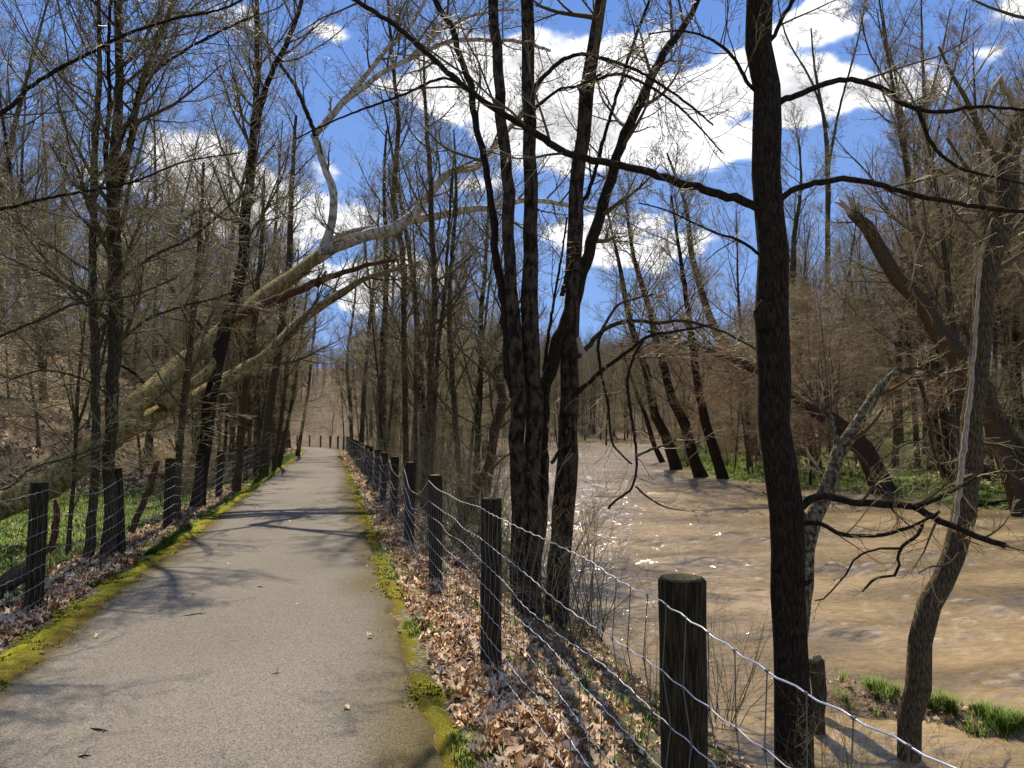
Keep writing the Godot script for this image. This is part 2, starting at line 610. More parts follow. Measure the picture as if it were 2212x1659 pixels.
# ---------------------------------------------------------------- setting
func axis(near_lo: float, near_hi: float, step: float, lo: float, hi: float, grow: float) -> PackedFloat32Array:
	var a := []
	var x := near_lo
	var s := step
	while x > lo:
		s *= grow
		x -= s
		a.append(maxf(x, lo))
	a.reverse()
	x = near_lo
	while x < near_hi:
		a.append(x)
		x += step
	s = step
	while x < hi:
		a.append(x)
		s *= grow
		x += s
	a.append(hi)
	return PackedFloat32Array(a)


func sheet(rows: int, cols: int, at: Callable, shade = null) -> ArrayMesh:   # a grid of points with normals from its neighbours
	var b := Buf.new()
	b.v.resize(rows * cols)
	b.n.resize(rows * cols)
	for r in rows:
		for c in cols:
			b.v[r * cols + c] = at.call(r, c)
	for r in rows:
		for c in cols:
			var dx := b.v[r * cols + mini(c + 1, cols - 1)] - b.v[r * cols + maxi(c - 1, 0)]
			var dz := b.v[mini(r + 1, rows - 1) * cols + c] - b.v[maxi(r - 1, 0) * cols + c]
			var n := dx.cross(dz).normalized()
			b.n[r * cols + c] = n if n.y > 0 else -n
			if shade != null:
				b.c.append(shade.call(b.v[r * cols + c]))
	for r in rows - 1:
		for c in cols - 1:
			var q := r * cols + c
			b.i.append_array(PackedInt32Array([q, q + cols + 1, q + 1, q, q + cols, q + cols + 1]))
	return b.mesh()


func grassy(x: float, z: float) -> float:   # how green the ground is
	var s := -z
	var xr := x + bend(s)
	var n := fn.get_noise_2d(x * 5.0, z * 5.0)
	var k := 0.0
	if x > pw(XF, s) and s < 150.0:
		k = ss(0.0, 1.0, x - pw(XF, s)) * (0.85 - 0.7 * ss(6.0, 26.0, x - pw(XF, s)))
	elif xr < -2.9 and s < 34.0:
		k = ss(-2.9, -3.6, xr) * (1.0 - ss(-7.5, -11.0, xr)) * (1.0 - ss(22.0, 34.0, s)) * 0.95
		k = (1.0 - ss(-3.6, -2.9, xr)) * ss(-11.0, -7.5, xr) * (1.0 - ss(22.0, 34.0, s)) * 0.95
	elif xr < PL and xr > -3.2 and s > 12.0:
		k = 0.7 * ss(12.0, 20.0, s) * ss(-3.2, -2.6, xr)
	elif xr > PR and xr < 1.0:
		k = 0.45 * (1.0 - ss(0.7, 0.95, xr))
	elif xr > 1.3 and x < pw(XB, s) and s < 60.0:
		k = 0.12 + 0.2 * ss(2.0, 3.0, xr)
	return clampf(k + n * 0.55 * (1.0 if k > 0.05 else 0.0), 0.0, 1.0)


func ground_tint(v: Vector3) -> Color:
	var g := grassy(v.x, v.z)
	var n := fn.get_noise_2d(v.x * 9.0, v.z * 9.0)
	var xr := v.x + bend(-v.z)
	var leaf := Color(0.29, 0.225, 0.145)
	if v.x > pw(XF, -v.z):
		leaf = Color(0.25, 0.22, 0.12)
	elif xr > 1.2:
		leaf = Color(0.2, 0.15, 0.1)
	leaf = leaf * (1.0 + n * 0.5)
	return leaf.lerp(Color(0.13, 0.2, 0.045) * (1.0 + n * 0.4), g)


func build_ground() -> void:
	var xs := axis(-3.4, 4.2, 0.09, -190.0, 230.0, 1.09)
	var zs := axis(-1.0, 16.0, 0.14, -14.0, 380.0, 1.045)
	var m := sheet(zs.size(), xs.size(), func(r, c):
		var x := xs[c]
		var z := -zs[r]
		var xr := x + bend(-z)
		var y := gy(x, z)
		if xr > PL - 0.1 and xr < PR + 0.1 and -z < 128.0:
			y = minf(y, -0.045)
		return Vector3(x, y, z), ground_tint)
	var g := put("ground", m, M.ground, self)
	tag(g, "uneven forest floor of dead leaves and grass on both sides of the trail", "ground", "", "structure")
	var ps := axis(-2.5, 14.0, 0.1, -12.0, 128.0, 1.05)
	var pc := 54
	var p := sheet(ps.size(), pc, func(r, c):
		var s := ps[r]
		var t := float(c) / (pc - 1)
		var x := lerpf(PL, PR, t)
		if c == 0 or c == 1:
			x += fine.get_noise_1d(s * 22.0) * 0.05 + fine.get_noise_1d(s * 90.0) * 0.02
		if c >= pc - 2:
			x += fine.get_noise_1d(s * 22.0 + 500.0) * 0.05 + fine.get_noise_1d(s * 90.0 + 900.0) * 0.02
		var y := 0.012 * sin(PI * t) + fn.get_noise_2d(x * 2.0, s * 2.0) * 0.008
		if c == 0 or c == pc - 1:
			y = -0.06
		return Vector3(x - bend(s), y, -s), path_tint)
	tag(put("trail", p, M.path, self), "weathered grey tarmac trail running straight to a vanishing point", "path", "", "structure")


func path_tint(v: Vector3) -> Color:
	var x := v.x + bend(-v.z)
	var n := fn.get_noise_2d(v.x * 6.0, v.z * 3.0)
	var c := Color(0.222, 0.204, 0.172) * (1.0 + 0.16 * fn.get_noise_2d(v.x * 1.6, v.z * 0.7) + 0.1 * n)
	var el := ss(0.42, 0.0, 0.0)
	el = 1.0 - ss(0.0, 0.34 + 0.22 * n, x - PL)
	var er := 1.0 - ss(0.04, 0.5 + 0.3 * n, PR - x)
	var k := clampf(maxf(el, er) * (0.95 + 0.5 * n), 0.0, 1.0)
	return c.lerp(Color(0.115, 0.085, 0.018), k * 0.92)


func build_moss() -> void:
	for side in [-1, 1]:
		var ps := axis(-2.0, 16.0, 0.035, -2.5, 100.0, 1.035)
		var cols := 18
		var lo := PL - 0.26 if side < 0 else PR - 0.16
		var hi := PL + 0.16 if side < 0 else PR + 0.2
		var m := sheet(ps.size(), cols, func(r, c):
			var s := ps[r]
			var t := float(c) / (cols - 1)
			var x := lerpf(lo, hi, t) + fine.get_noise_2d(s * 30.0, 7.0) * 0.06
			var n := fn.get_noise_2d(x * 9.0, s * 6.0) * 0.8 + fine.get_noise_2d(x * 90.0, s * 70.0) * 0.35
			var edge := sin(PI * t)
			var y := (-0.038 if side < 0 else -0.068) + 0.046 * edge + (0.04 if side < 0 else 0.05) * n + 0.012 * fine.get_noise_2d(x * 260.0, s * 260.0)
			return Vector3(x - bend(s), y, -s), func(v):
			var xr: float = v.x + bend(-v.z)
			var n2 := fn.get_noise_2d(v.x * 8.0 + 40.0, v.z * 5.0)
			var c2 := (Color(0.42, 0.4, 0.03) if side < 0 else Color(0.26, 0.25, 0.025)).lerp(Color(0.16, 0.11, 0.02), clampf((ss(lo, hi, xr) if side < 0 else 1.0 - ss(lo, hi, xr)) * 1.2 + n2 * 0.6 - (0.3 if side < 0 else 0.0), 0.0, 1.0))
			return c2 * (1.0 + 0.4 * n2))
		tag(put("moss_strip", m, M.moss, self), "bright yellow-green moss creeping over the %s edge of the trail" % ("left" if side < 0 else "right"), "moss", "", "stuff")


func stir(x: float, s: float) -> float:   # how rough the current is: slicks, riffles and boils
	var calm := 1.0 - 0.85 * (1.0 - ss(0.0, 2.2, x - pw(XB, s))) - 0.6 * (1.0 - ss(7.0, 11.0, s + x * 0.4))
	return clampf(calm, 0.08, 1.0) * (0.12 + 1.9 * ss(-0.12, 0.55, fn.get_noise_2d(x * 1.5 + 90.0, s * 4.5) + 0.5 * fn.get_noise_2d(x * 5.0 + 30.0, s * 13.0)))


func build_river() -> void:
	var zs := axis(3.0, 20.0, 0.045, -14.0, 150.0, 1.028)
	var cols := 290
	var m := sheet(zs.size(), cols, func(r, c):
		var s := zs[r]
		var t := float(c) / (cols - 1)
		var x := lerpf(pw(XB, s) - 1.2, minf(pw(XF, s), 160.0) + 1.0, pow(t, 1.35))
		var k := stir(x, s)
		var y := fn.get_noise_3d(x * 4.0, s * 9.0, 3.0) * 0.09 + fine.get_noise_3d(x * 9.0, s * 24.0, 9.0) * 0.055 * k
		if s < 26.0:
			y += fine.get_noise_3d(x * 30.0, s * 78.0, 1.0) * 0.016 * k
		return Vector3(x, WATER + y * (0.3 + 0.7 * ss(0.0, 1.5, x - pw(XB, s))), -s), func(v):
		var k := stir(v.x, -v.z)
		var silt := fn.get_noise_2d(v.x * 2.0 + 7.0, v.z * 5.0)
		var c := Color(0.3, 0.218, 0.115) * (1.0 + 0.5 * silt)
		var froth := ss(0.42, 0.62, fine.get_noise_3d(v.x * 30.0, -v.z * 78.0, 1.0)) * ss(0.9, 1.7, k)
		return c.lerp(Color(0.72, 0.66, 0.54), froth * 0.3))
	tag(put("river", m, M.water, self), "fast muddy brown river in flood, right of the trail", "river", "", "structure")


# ---------------------------------------------------------------- leaves and grass
func leaf_mesh(sd: int, curl: float) -> ArrayMesh:   # a lobed dead leaf, curled
	rng.seed = sd
	var b := Buf.new()
	var outline := [Vector2(0, -0.5), Vector2(0.12, -0.28), Vector2(0.38, -0.34), Vector2(0.3, -0.1), Vector2(0.56, 0.1), Vector2(0.26, 0.14), Vector2(0.2, 0.34), Vector2(0, 0.6), Vector2(-0.2, 0.34), Vector2(-0.26, 0.14), Vector2(-0.54, 0.12), Vector2(-0.3, -0.1), Vector2(-0.36, -0.36), Vector2(-0.12, -0.28)]
	b.v.append(Vector3(0, 0.02, 0))
	for q in outline:
		var p: Vector2 = q * rng.randf_range(0.62, 1.12)
		var y := curl * (p.x * p.x * 1.3 + p.y * p.y * 0.7) + 0.35 * absf(p.x) * signf(curl) + rng.randf_range(-0.12, 0.12)
		b.v.append(Vector3(p.x * (1.0 - 0.25 * absf(curl)), y, p.y))
	var n := outline.size()
	for k in n:
		b.i.append_array(PackedInt32Array([0, 1 + k, 1 + (k + 1) % n]))
	for k in n + 1:
		b.n.append(Vector3(-b.v[k].x * curl * 1.4, 1, -b.v[k].z * curl * 0.9).normalized())
		b.c.append(Color.WHITE)
	return b.mesh()


func leaf_color() -> Color:
	var t := rng.randf()
	var c := Color(0.45, 0.31, 0.175).lerp(Color(0.66, 0.51, 0.33), rng.randf())
	if t < 0.24:
		c = Color(0.32, 0.165, 0.075)
	elif t < 0.38:
		c = Color(0.2, 0.125, 0.075)
	return c * rng.randf_range(0.8, 1.15)


func leaf_at(x: float, z: float, size: float, flatness := 0.5) -> Transform3D:
	var b := Basis.from_euler(Vector3(rng.randf_range(-1, 1) * flatness, rng.randf() * TAU, rng.randf_range(-1, 1) * flatness)) * Basis.from_scale(Vector3(size, size * rng.randf_range(0.7, 1.2), size))
	return Transform3D(b, Vector3(x, gy(x, z) + size * 0.16 + rng.randf() * 0.015, z))


func build_leaves() -> void:
	var kinds := []
	for k in 6:
		kinds.append(leaf_mesh(50 + k, [0.7, -0.6, 1.1, 0.35, -0.95, 0.85][k]))
	var ground := get_node("ground")
	rng.seed = 777
	var near := []
	for k in 290:   # the leaves that lie nearest, each its own
		var s := 1.9 + 3.4 * pow(rng.randf(), 1.2)
		var x := rng.randf_range(0.68, 1.75)
		var o := put("leaf", kinds[k % 6], null, ground)
		var mi := k % 9
		if near.size() < 9:
			var lm: StandardMaterial3D = M.leaf.duplicate()
			lm.vertex_color_use_as_albedo = false
			lm.albedo_color = leaf_color().linear_to_srgb()
			near.append(lm)
		o.material_override = near[mini(mi, near.size() - 1)]
		o.transform = leaf_at(x, -s, rng.randf_range(0.06, 0.125))
	var trail := get_node("trail")
	for q in [[0.1, 4.6], [-0.3, 7.4], [-1.2, 9.8], [0.2, 12.5], [-0.7, 14.0], [-1.5, 16.5], [0.3, 6.1], [-1.75, 6.6], [0.4, 9.2], [-0.2, 18.0]]:
		var o := put("leaf", kinds[rng.randi_range(0, 5)], near[rng.randi_range(0, 8)], trail)
		o.transform = leaf_at(q[0], -q[1], rng.randf_range(0.04, 0.075), 0.3)
		o.position.y = 0.022
	var groups := [[], [], [], [], [], []]
	var tints := [[], [], [], [], [], []]
	var add := func(x: float, z: float, size: float, fl: float):
		var k := rng.randi_range(0, 5)
		groups[k].append(leaf_at(x, z, size, fl))
		tints[k].append(leaf_color())
	for k in 8200:   # right verge up to and past the fence
		var s := 1.6 + 16.0 * pow(rng.randf(), 1.5)
		var x := PR + 0.14 + absf(rng.randfn(0.0, 0.42))
		if x < 0.95 and fn.get_noise_2d(x * 6.0, s * 6.0) > 0.05 and rng.randf() < 0.6:
			continue
		add.call(x, -s, rng.randf_range(0.035, 0.11), 0.75)
	for k in 2600:
		var s := rng.randf_range(16.0, 60.0)
		add.call(PR + 0.15 + absf(rng.randfn(0.0, 0.4)), -s, rng.randf_range(0.09, 0.16), 0.5)
	for k in 6500:   # left verge
		var s := rng.randf_range(4.5, 24.0)
		var x := -2.38 - absf(rng.randfn(0.0, 0.34))
		add.call(x, -s, rng.randf_range(0.06, 0.13), 0.6)
	for k in 3400:   # bank below the right fence
		var s := rng.randf_range(2.0, 18.0)
		add.call(rng.randf_range(1.4, 3.2), -s, rng.randf_range(0.04, 0.1), 0.7)
	for k in 16000:   # left hillside
		var s := rng.randf_range(8.0, 70.0)
		var x := pw(XH, s) + 1.0 - 26.0 * pow(rng.randf(), 1.3)
		add.call(x, -s, rng.randf_range(0.14, 0.28), 0.7)
	for k in 160:   # washed up on the spit
		var a := Vector2(4.89, -6.79).lerp(Vector2(5.99, -5.26), rng.randf()) + Vector2(rng.randfn(0.0, 0.2), rng.randfn(0.0, 0.2))
		if gy(a.x, a.y) > WATER:
			add.call(a.x, a.y, rng.randf_range(0.03, 0.08), 0.8)
	for k in 1500:   # strewn thinly through the meadow
		add.call(rng.randf_range(-9.0, -3.0), -rng.randf_range(6.0, 30.0), rng.randf_range(0.08, 0.14), 0.5)
	for k in 6000:   # floor of the woods beyond the river
		var s := rng.randf_range(-2.0, 80.0)
		add.call(pw(XF, s) + 5.0 + 30.0 * rng.randf(), -s, rng.randf_range(0.16, 0.3), 0.6)
	var all := Node3D.new()
	all.name = "leaf_litter"
	add_child(all, true)
	tag(all, "drifts of curled tan dead leaves along both verges and up the hillside", "leaf litter", "", "stuff")
	for k in 6:
		scatter("leaves", kinds[k], M.leaf, groups[k], all, tints[k])


func tuft_mesh(sd: int, blades: int, tall: float, wide: float) -> ArrayMesh:
	rng.seed = sd
	var b := Buf.new()
	for k in blades:
		var a := rng.randf() * TAU
		var o := Vector3(cos(a), 0, sin(a)) * rng.randf() * wide
		var lean := Vector3(cos(a + rng.randf_range(-1, 1)), 0, sin(a + rng.randf_range(-1, 1))) * rng.randf_range(0.1, 0.7) * tall
		var side := Vector3(-sin(a), 0, cos(a)) * rng.randf_range(0.0022, 0.0045)
		var h := tall * rng.randf_range(0.5, 1.1)
		var q := b.v.size()
		var mid := o + lean * 0.35 + Vector3(0, h * 0.6, 0)
		b.v.append_array(PackedVector3Array([o - side, o + side, mid - side * 0.8, mid + side * 0.8, o + lean + Vector3(0, h, 0)]))
		var nn := Vector3(cos(a), 0.6, sin(a)).normalized()
		var cc := Color(1, 1, 1) * rng.randf_range(0.75, 1.15)
		for j in 5:
			b.n.append(nn)
			b.c.append(cc)
		b.i.append_array(PackedInt32Array([q, q + 2, q + 1, q + 1, q + 2, q + 3, q + 2, q + 4, q + 3]))
	return b.mesh()


func build_grass() -> void:
	var tufts := [tuft_mesh(70, 16, 0.09, 0.05), tuft_mesh(71, 22, 0.13, 0.07), tuft_mesh(72, 26, 0.2, 0.08)]
	var pads := tuft_mesh(73, 9, 0.022, 0.03)
	rng.seed = 4242
	var g := [[], [], []]
	var gc := [[], [], []]
	var add := func(x: float, z: float, k: int, size: float):
		var b := Basis.from_euler(Vector3(0, rng.randf() * TAU, 0)) * Basis.from_scale(Vector3.ONE * size)
		g[k].append(Transform3D(b, Vector3(x, gy(x, z) - 0.01, z)))
		gc[k].append(Color(0.13, 0.22, 0.03).lerp(Color(0.24, 0.34, 0.06), rng.randf()))
	for k in 26000:
		var s := rng.randf_range(5.0, 34.0)
		var x := rng.randf_range(-11.0, -2.9)
		if rng.randf() < grassy(x, -s):
			add.call(x, -s, 0, rng.randf_range(0.8, 1.5))
	for k in 7000:   # left verge of the trail, farther on
		var s := 11.0 + 65.0 * pow(rng.randf(), 1.4)
		add.call(PL - 0.12 - absf(rng.randfn(0.0, 0.3)) - bend(s), -s, 0, rng.randf_range(0.6, 1.1))
	for k in 500:
		var s := rng.randf_range(5.0, 14.0)
		if fn.get_noise_2d(3.0, s * 14.0) > 0.1:
			add.call(PL - 0.3 - absf(rng.randfn(0.0, 0.08)), -s, 0, rng.randf_range(0.5, 0.9))
	for k in 3400:   # tufts on the right verge, in patches
		var s := 1.8 + 34.0 * pow(rng.randf(), 1.5)
		var x := PR + 0.06 + absf(rng.randfn(0.0, 0.14))
		if fn.get_noise_2d(11.0, s * 9.0) > 0.06:
			add.call(x, -s, 0, rng.randf_range(0.4, 0.85))
	for k in 1100:   # bank below the fence
		var s := rng.randf_range(1.6, 16.0)
		var x := rng.randf_range(1.25, 3.1)
		if fn.get_noise_2d(x * 12.0, s * 12.0) > 0.0:
			add.call(x, -s, rng.randi_range(0, 1), rng.randf_range(0.4, 0.9))
	for k in 9000:   # far bank
		var s := rng.randf_range(8.0, 120.0)
		var x := pw(XF, s) + 0.4 + 16.0 * pow(rng.randf(), 1.5)
		if rng.randf() < grassy(x, -s) + 0.15:
			add.call(x, -s, 1, rng.randf_range(1.0, 2.2))
	for k in 300:   # far reach at the bend
		add.call(rng.randf_range(30.0, 60.0), -rng.randf_range(136.0, 150.0), 1, 2.5)
	for k in 420:   # the drowned spit
		var a := Vector2(4.89, -6.79).lerp(Vector2(5.99, -5.26), pow(rng.randf(), 1.0)) + Vector2(rng.randfn(0.0, 0.16), rng.randfn(0.0, 0.16))
		if fine.get_noise_2d(a.x * 40.0, a.y * 40.0) > -0.05 and gy(a.x, a.y) > WATER - 0.04:
			add.call(a.x, a.y, 2 if rng.randf() < 0.6 else 1, rng.randf_range(0.4, 0.9))
	var all := Node3D.new()
	all.name = "grass"
	add_child(all, true)
	tag(all, "fresh green spring grass on the verges, the meadow and the far bank", "grass", "", "stuff")
	for k in 3:
		scatter("grass_tufts", tufts[k], M.grass, g[k], all, gc[k])
	var w := []
	var wc := []
	for k in 16000:
		var left := rng.randf() < 0.6
		var s := 2.5 + 26.0 * pow(rng.randf(), 1.6)
		var x := (PL - 0.1 + rng.randfn(0.0, 0.11)) if left else (PR + 0.04 + rng.randfn(0.0, 0.09))
		if fn.get_noise_2d(x * 9.0, s * 6.0) < (-0.15 if left else 0.22):
			continue
		w.append(Transform3D(Basis.from_euler(Vector3(0, rng.randf() * TAU, 0)) * Basis.from_scale(Vector3.ONE * rng.randf_range(0.6, 1.2)), Vector3(x, -0.005, -s)))
		wc.append(Color(0.34, 0.36, 0.03).lerp(Color(0.5, 0.48, 0.05), rng.randf()))
	scatter("moss_tips", pads, M.grass, w, all, wc)


# ---------------------------------------------------------------- fences
func post_mesh(sd: int, tall: float, r: float) -> ArrayMesh:
	var b := Buf.new()
	rng.seed = sd
	var pp := PackedVector3Array()
	var rr := PackedFloat32Array()
	for k in 9:
		pp.append(Vector3(0, -0.4 + (tall + 0.4) * k / 8.0, 0))
		rr.append(r * rng.randf_range(0.97, 1.03))
	pp.append(Vector3(0, tall + 0.008, 0))
	rr.append(r * 0.94)
	tube(b, pp, rr, 16, 0.022)
	return b.mesh()


func cap_mesh(tall: float, r: float) -> ArrayMesh:
	var b := Buf.new()
	var pp := PackedVector3Array([Vector3(0, tall - 0.004, 0), Vector3(0, tall + 0.003, 0), Vector3(0, tall + 0.005, 0)])
	tube(b, pp, PackedFloat32Array([r * 0.91, r * 0.91, r * 0.8]), 14, 0.02, true)
	return b.mesh()


func fence(called: String, label: String, x: float, wire_x: float, posts: Array, lean_of: Dictionary, first: float, last: float, singles: float, top_of: Array, gauge: float) -> void:
	var f := thing(called, label, "fence", Vector3(x, terr(x, -posts[0]), -posts[0]))
	var kinds := []
	for k in 4:
		kinds.append(post_mesh(300 + k, 1.13, 0.077))
	var cap := cap_mesh(1.138, 0.077)
	var at := f.position
	rng.seed = hash(called)
	var dropped := {}
	for k in posts.size():
		var s: float = posts[k]
		var px := x - bend(s)
		var o := put("post", kinds[k % 4], M.post, f, Vector3(px, terr(px, -s), -s) - at)
		dropped[s] = rng.randf_range(-0.03, 0.02)
		o.position.y += dropped[s]
		var l: Vector2 = lean_of.get(k, Vector2(rng.randf_range(-0.03, 0.03), rng.randf_range(-0.03, 0.03)))
		o.rotation = Vector3(l.y, rng.randf() * TAU * 0.0, l.x)
		put("post_end", cap, M.post_top, o)
	var heights := [1.08, 0.86, 0.705, 0.55, 0.4, 0.25, 0.1]
	var line := func(row: int, s: float) -> Vector3:   # a point of a strand, sagging between posts
		var i := 0
		while i < posts.size() - 2 and s > posts[i + 1]:
			i += 1
		var t := clampf((s - posts[i]) / (posts[i + 1] - posts[i]), 0.0, 1.0)
		var sag: float = top_of[i] if i < top_of.size() else 0.05
		var wx := wire_x - bend(s)
		var slack := 4.0 * t * (1.0 - t)
		var y: float = terr(wx, -s) + heights[row] - sag * slack * (0.5 + heights[row] * 0.6)
		y += fine.get_noise_2d(s * 9.0, row * 30.0) * 0.02 * slack
		var out := fine.get_noise_2d(s * 6.0, row * 50.0 + 100.0) * 0.05 * slack
		return Vector3(wx + out, y, -s) - at
	var gap := 0.15
	for row in heights.size():
		var b := Buf.new()
		var pp := PackedVector3Array()
		var rr := PackedFloat32Array()
		var s := first
		var k := 0
		while s < last:
			var p: Vector3 = line.call(row, s)
			var near := s < 16.0
			if near:
				p.y += 0.004 * [0.0, 1.0, 0.2, -0.8][k % 4]
			pp.append(p)
			rr.append((0.0026 if row == 0 else 0.0021) * gauge)
			s += gap / 4.0 if near else (gap if s < 40.0 else 0.6)
			k += 1
		tube(b, pp, rr, 5)
		put("line_wire", b.mesh(), M.wire, f)
	var rest := Buf.new()
	var n := int((last - first) / gap)
	var made := 0
	for k in n:
		var s := first + k * gap
		if s > 34.0 and k % 2:
			continue
		var b := Buf.new() if s < singles else rest
		var pp := PackedVector3Array()
		var rr := PackedFloat32Array()
		for row in heights.size():
			var p: Vector3 = line.call(row, s + (0.035 * (row % 2) + 0.02 * fine.get_noise_2d(s * 50.0, row * 9.0)) * (1.0 if row > 0 else 0.0))
			pp.append(p)
			rr.append(0.002 * gauge)
			if s < 11.0:   # the knot round the line wire
				var dir := Vector3(0, 0, -1)
				tube(b, PackedVector3Array([p - dir * 0.006, p, p + dir * 0.006]), PackedFloat32Array([0.0042, 0.005, 0.0042]), 6)
		tube(b, pp, rr, 4)
		if s < singles:
			put("stay_wire", b.mesh(), M.stay, f)
			made += 1
	put("wire_mesh", rest.mesh(), M.stay, f).set_meta("kind", "stuff")


func build_fences() -> void:
	var posts := [-0.75, 2.37]
	var s := 5.5
	while s < 100.0:
		posts.append(s)
		s += 3.05
	fence("wire_fence", "woven wire fence on round wooden posts between the trail and the river", 1.125, 1.04, posts, {1: Vector2(0.0, 0.0), 2: Vector2(0.0, 0.01), 3: Vector2(0.01, 0.0)}, -0.7, 98.0, 12.0, [0.02, 0.015, 0.03, 0.22, 0.2, 0.14, 0.1, 0.08, 0.06], 1.0)
	posts = [2.0, 5.0]
	s = 8.0
	while s < 46.0:
		posts.append(s)
		s += 2.95
	fence("wire_fence", "woven wire fence on dark posts along the left verge under the leaning sycamore", -2.66, -2.57, posts, {2: Vector2(-0.01, 0.0), 3: Vector2(0.07, 0.02)}, 2.0, 45.0, 12.5, [0.03, 0.03, 0.12, 0.06, 0.1, 0.05], 0.72)


# ---------------------------------------------------------------- the woods
const TREE_PARTS := ["trunk", "boughs", "twigs"]


func build_woods() -> void:
	var tall := []
	kids_of = [0, 8, 7, 4, 0]
	for k in 6:
		lift = [0.0, 0.13, 0.09, 0.05, 0.02]
		tall.append(grown(1000 + k, 15.5 + 1.2 * (k % 3), 0.15 + 0.02 * (k % 4), 0.3, 18, 4.8, 2.1, 0.06))
	var thin := []
	kids_of = [0, 7, 6, 4, 0]
	for k in 4:
		thin.append(grown(1100 + k, 11.0 + k % 2, 0.06 + 0.01 * k, 0.2, 17, 2.7, 1.6, 0.1))
	var under := []
	for k in 5:   # low trees with flat, drooping sprays
		flat = 0.3
		lift = [0.0, -0.01, 0.0, 0.0, 0.0]
		spread_lo = 35.0
		spread_hi = 65.0
		kids_of = [0, 10, 8, 5, 0]
		under.append(grown(1200 + k, 6.5 + k * 0.7, 0.05, 0.12, 16, 3.6, 1.6, 0.12))
	flat = 0.0
	lift = [0.0, 0.10, 0.06, 0.03, 0.02]
	spread_lo = 28.0
	spread_hi = 58.0
	kids_of = [0, 7, 6, 5, 0]
	var bush := []
	for k in 5:
		bush.append(shrub(1300 + k, 1.6 + 0.25 * k, 9 + k * 2))
	var bark := [M.bark_grey, M.bark_dark, M.bark_brown]
	var shades := ["grey", "dark", "brown"]
	var spots := []
	var free := func(x: float, z: float, gap: float) -> bool:
		if not visible_from_trail(x, z, 320.0) or (x < -0.5 and x > -13.0 and z > -30.0):
			return false
		for q in spots:
			if Vector2(x, z).distance_squared_to(q) < gap * gap:
				return false
		spots.append(Vector2(x, z))
		return true
	rng.seed = 2024
	var grow := func(kind: Array, what: String, group: String, x: float, z: float, size: float, tw: Material, tilt := 0.0):
		var b := rng.randi_range(0, 2)
		var build := "slim" if size < 0.9 else ("stout" if size > 1.07 else "middling")
		var deep := seen_at(x, 0.0, z).y
		var back := "in front" if deep < 24.0 else ("midway back" if deep < 45.0 else ("farther back" if deep < 75.0 else "far off"))
		plant(kind[rng.randi_range(0, kind.size() - 1)], [bark[b], M.bark_bough, tw], TREE_PARTS, "bare_tree", "%s %s %s, %s %s" % [build, shades[b], what, back, whereabouts(x, z)], "tree", group, x, z, rng.randf() * TAU, size, tilt)
	# left hillside
	var n := 0
	while n < 58:
		var s := rng.randf_range(9.0, 110.0)
		var x := pw(XH, s) - bend(s) + 1.5 - 44.0 * pow(rng.randf(), 1.15)
		if x > -4.0 - bend(s) or not free.call(x, -s, 1.9):
			continue
		grow.call(tall, "hillside tree on the left", "trees of the left hillside", x, -s, rng.randf_range(0.8, 1.25), M.twig)
		n += 1
	n = 0
	while n < 26:
		var s := rng.randf_range(10.0, 60.0)
		var x := minf(pw(XH, s) + 3.0 - 15.0 * rng.randf(), -4.0)
		if n < 8:   # some lean close over the left fence
			s = rng.randf_range(31.0, 42.0)
			x = rng.randf_range(-7.0, -3.4)
		if x > -9.5 and s < 20.0:
			continue
		if not free.call(x, -s, 1.1):
			continue
		grow.call(under, "low spraying tree on the left", "understorey trees on the left", x, -s, rng.randf_range(0.8, 1.25), M.twig)
		n += 1
	for q in [[-3.7, 12.4, 0.75], [-8.6, 14.2, 1.0], [-11.5, 16.0, 1.2]]:
		grow.call(under, "low spraying tree on the left", "understorey trees on the left", q[0], -q[1], q[2], M.twig)
	# along the left fence
	n = 0
	while n < 22:
		var s := rng.randf_range(19.0, 88.0)
		var x := rng.randf_range(-4.6, -3.0) - bend(s)
		if not free.call(x, -s, 0.8):
			continue
		grow.call(thin if rng.randf() < 0.75 else tall, "pole tree behind the left fence", "pole trees behind the left fence", x, -s, rng.randf_range(0.75, 1.15), M.twig)
		n += 1
	# between the trail and the river
	n = 0
	while n < 34:
		var s := 21.0 + 75.0 * pow(rng.randf(), 1.1)
		var x := rng.randf_range(1.7, maxf(2.6, minf(pw(XB, s) - 0.4, 14.0))) - bend(s) * 0.8
		if not free.call(x, -s, 0.9):
			continue
		var r := rng.randf()
		grow.call(tall if r < 0.14 else (under if r < 0.5 and s > 26.0 else thin), "tree in the riverside thicket", "trees between the fence and the river", x, -s, rng.randf_range(0.75, 1.1), M.twig)
		n += 1
	n = 0
	while n < 20:   # leaning out where the river bends
		var s := rng.randf_range(55.0, 128.0)
		var x := pw(XB, s) - 0.3 - 8.0 * rng.randf()
		if not free.call(x, -s, 1.2):
			continue
		grow.call(tall if rng.randf() < 0.6 else under, "tree at the river bend", "trees at the river bend", x, -s, rng.randf_range(0.75, 1.1), M.twig, 0.08)
		n += 1
	# beyond the trail's end
	n = 0
	while n < 24:
		var s := rng.randf_range(92.0, 150.0)
		var x := rng.randf_range(-30.0, 34.0)
		if (x > pw(XB, s) - 1.0 and x < pw(XF, s)) or absf(x + bend(s) + 0.8) < 3.0 or absf(x + 1.0) < 5.0 or not free.call(x, -s, 2.0):
			continue
		grow.call(tall, "tree of the wood closing the trail", "trees beyond the end of the trail", x, -s, rng.randf_range(0.7, 1.0), M.twig_dark)
		n += 1
	# far bank
	n = 0
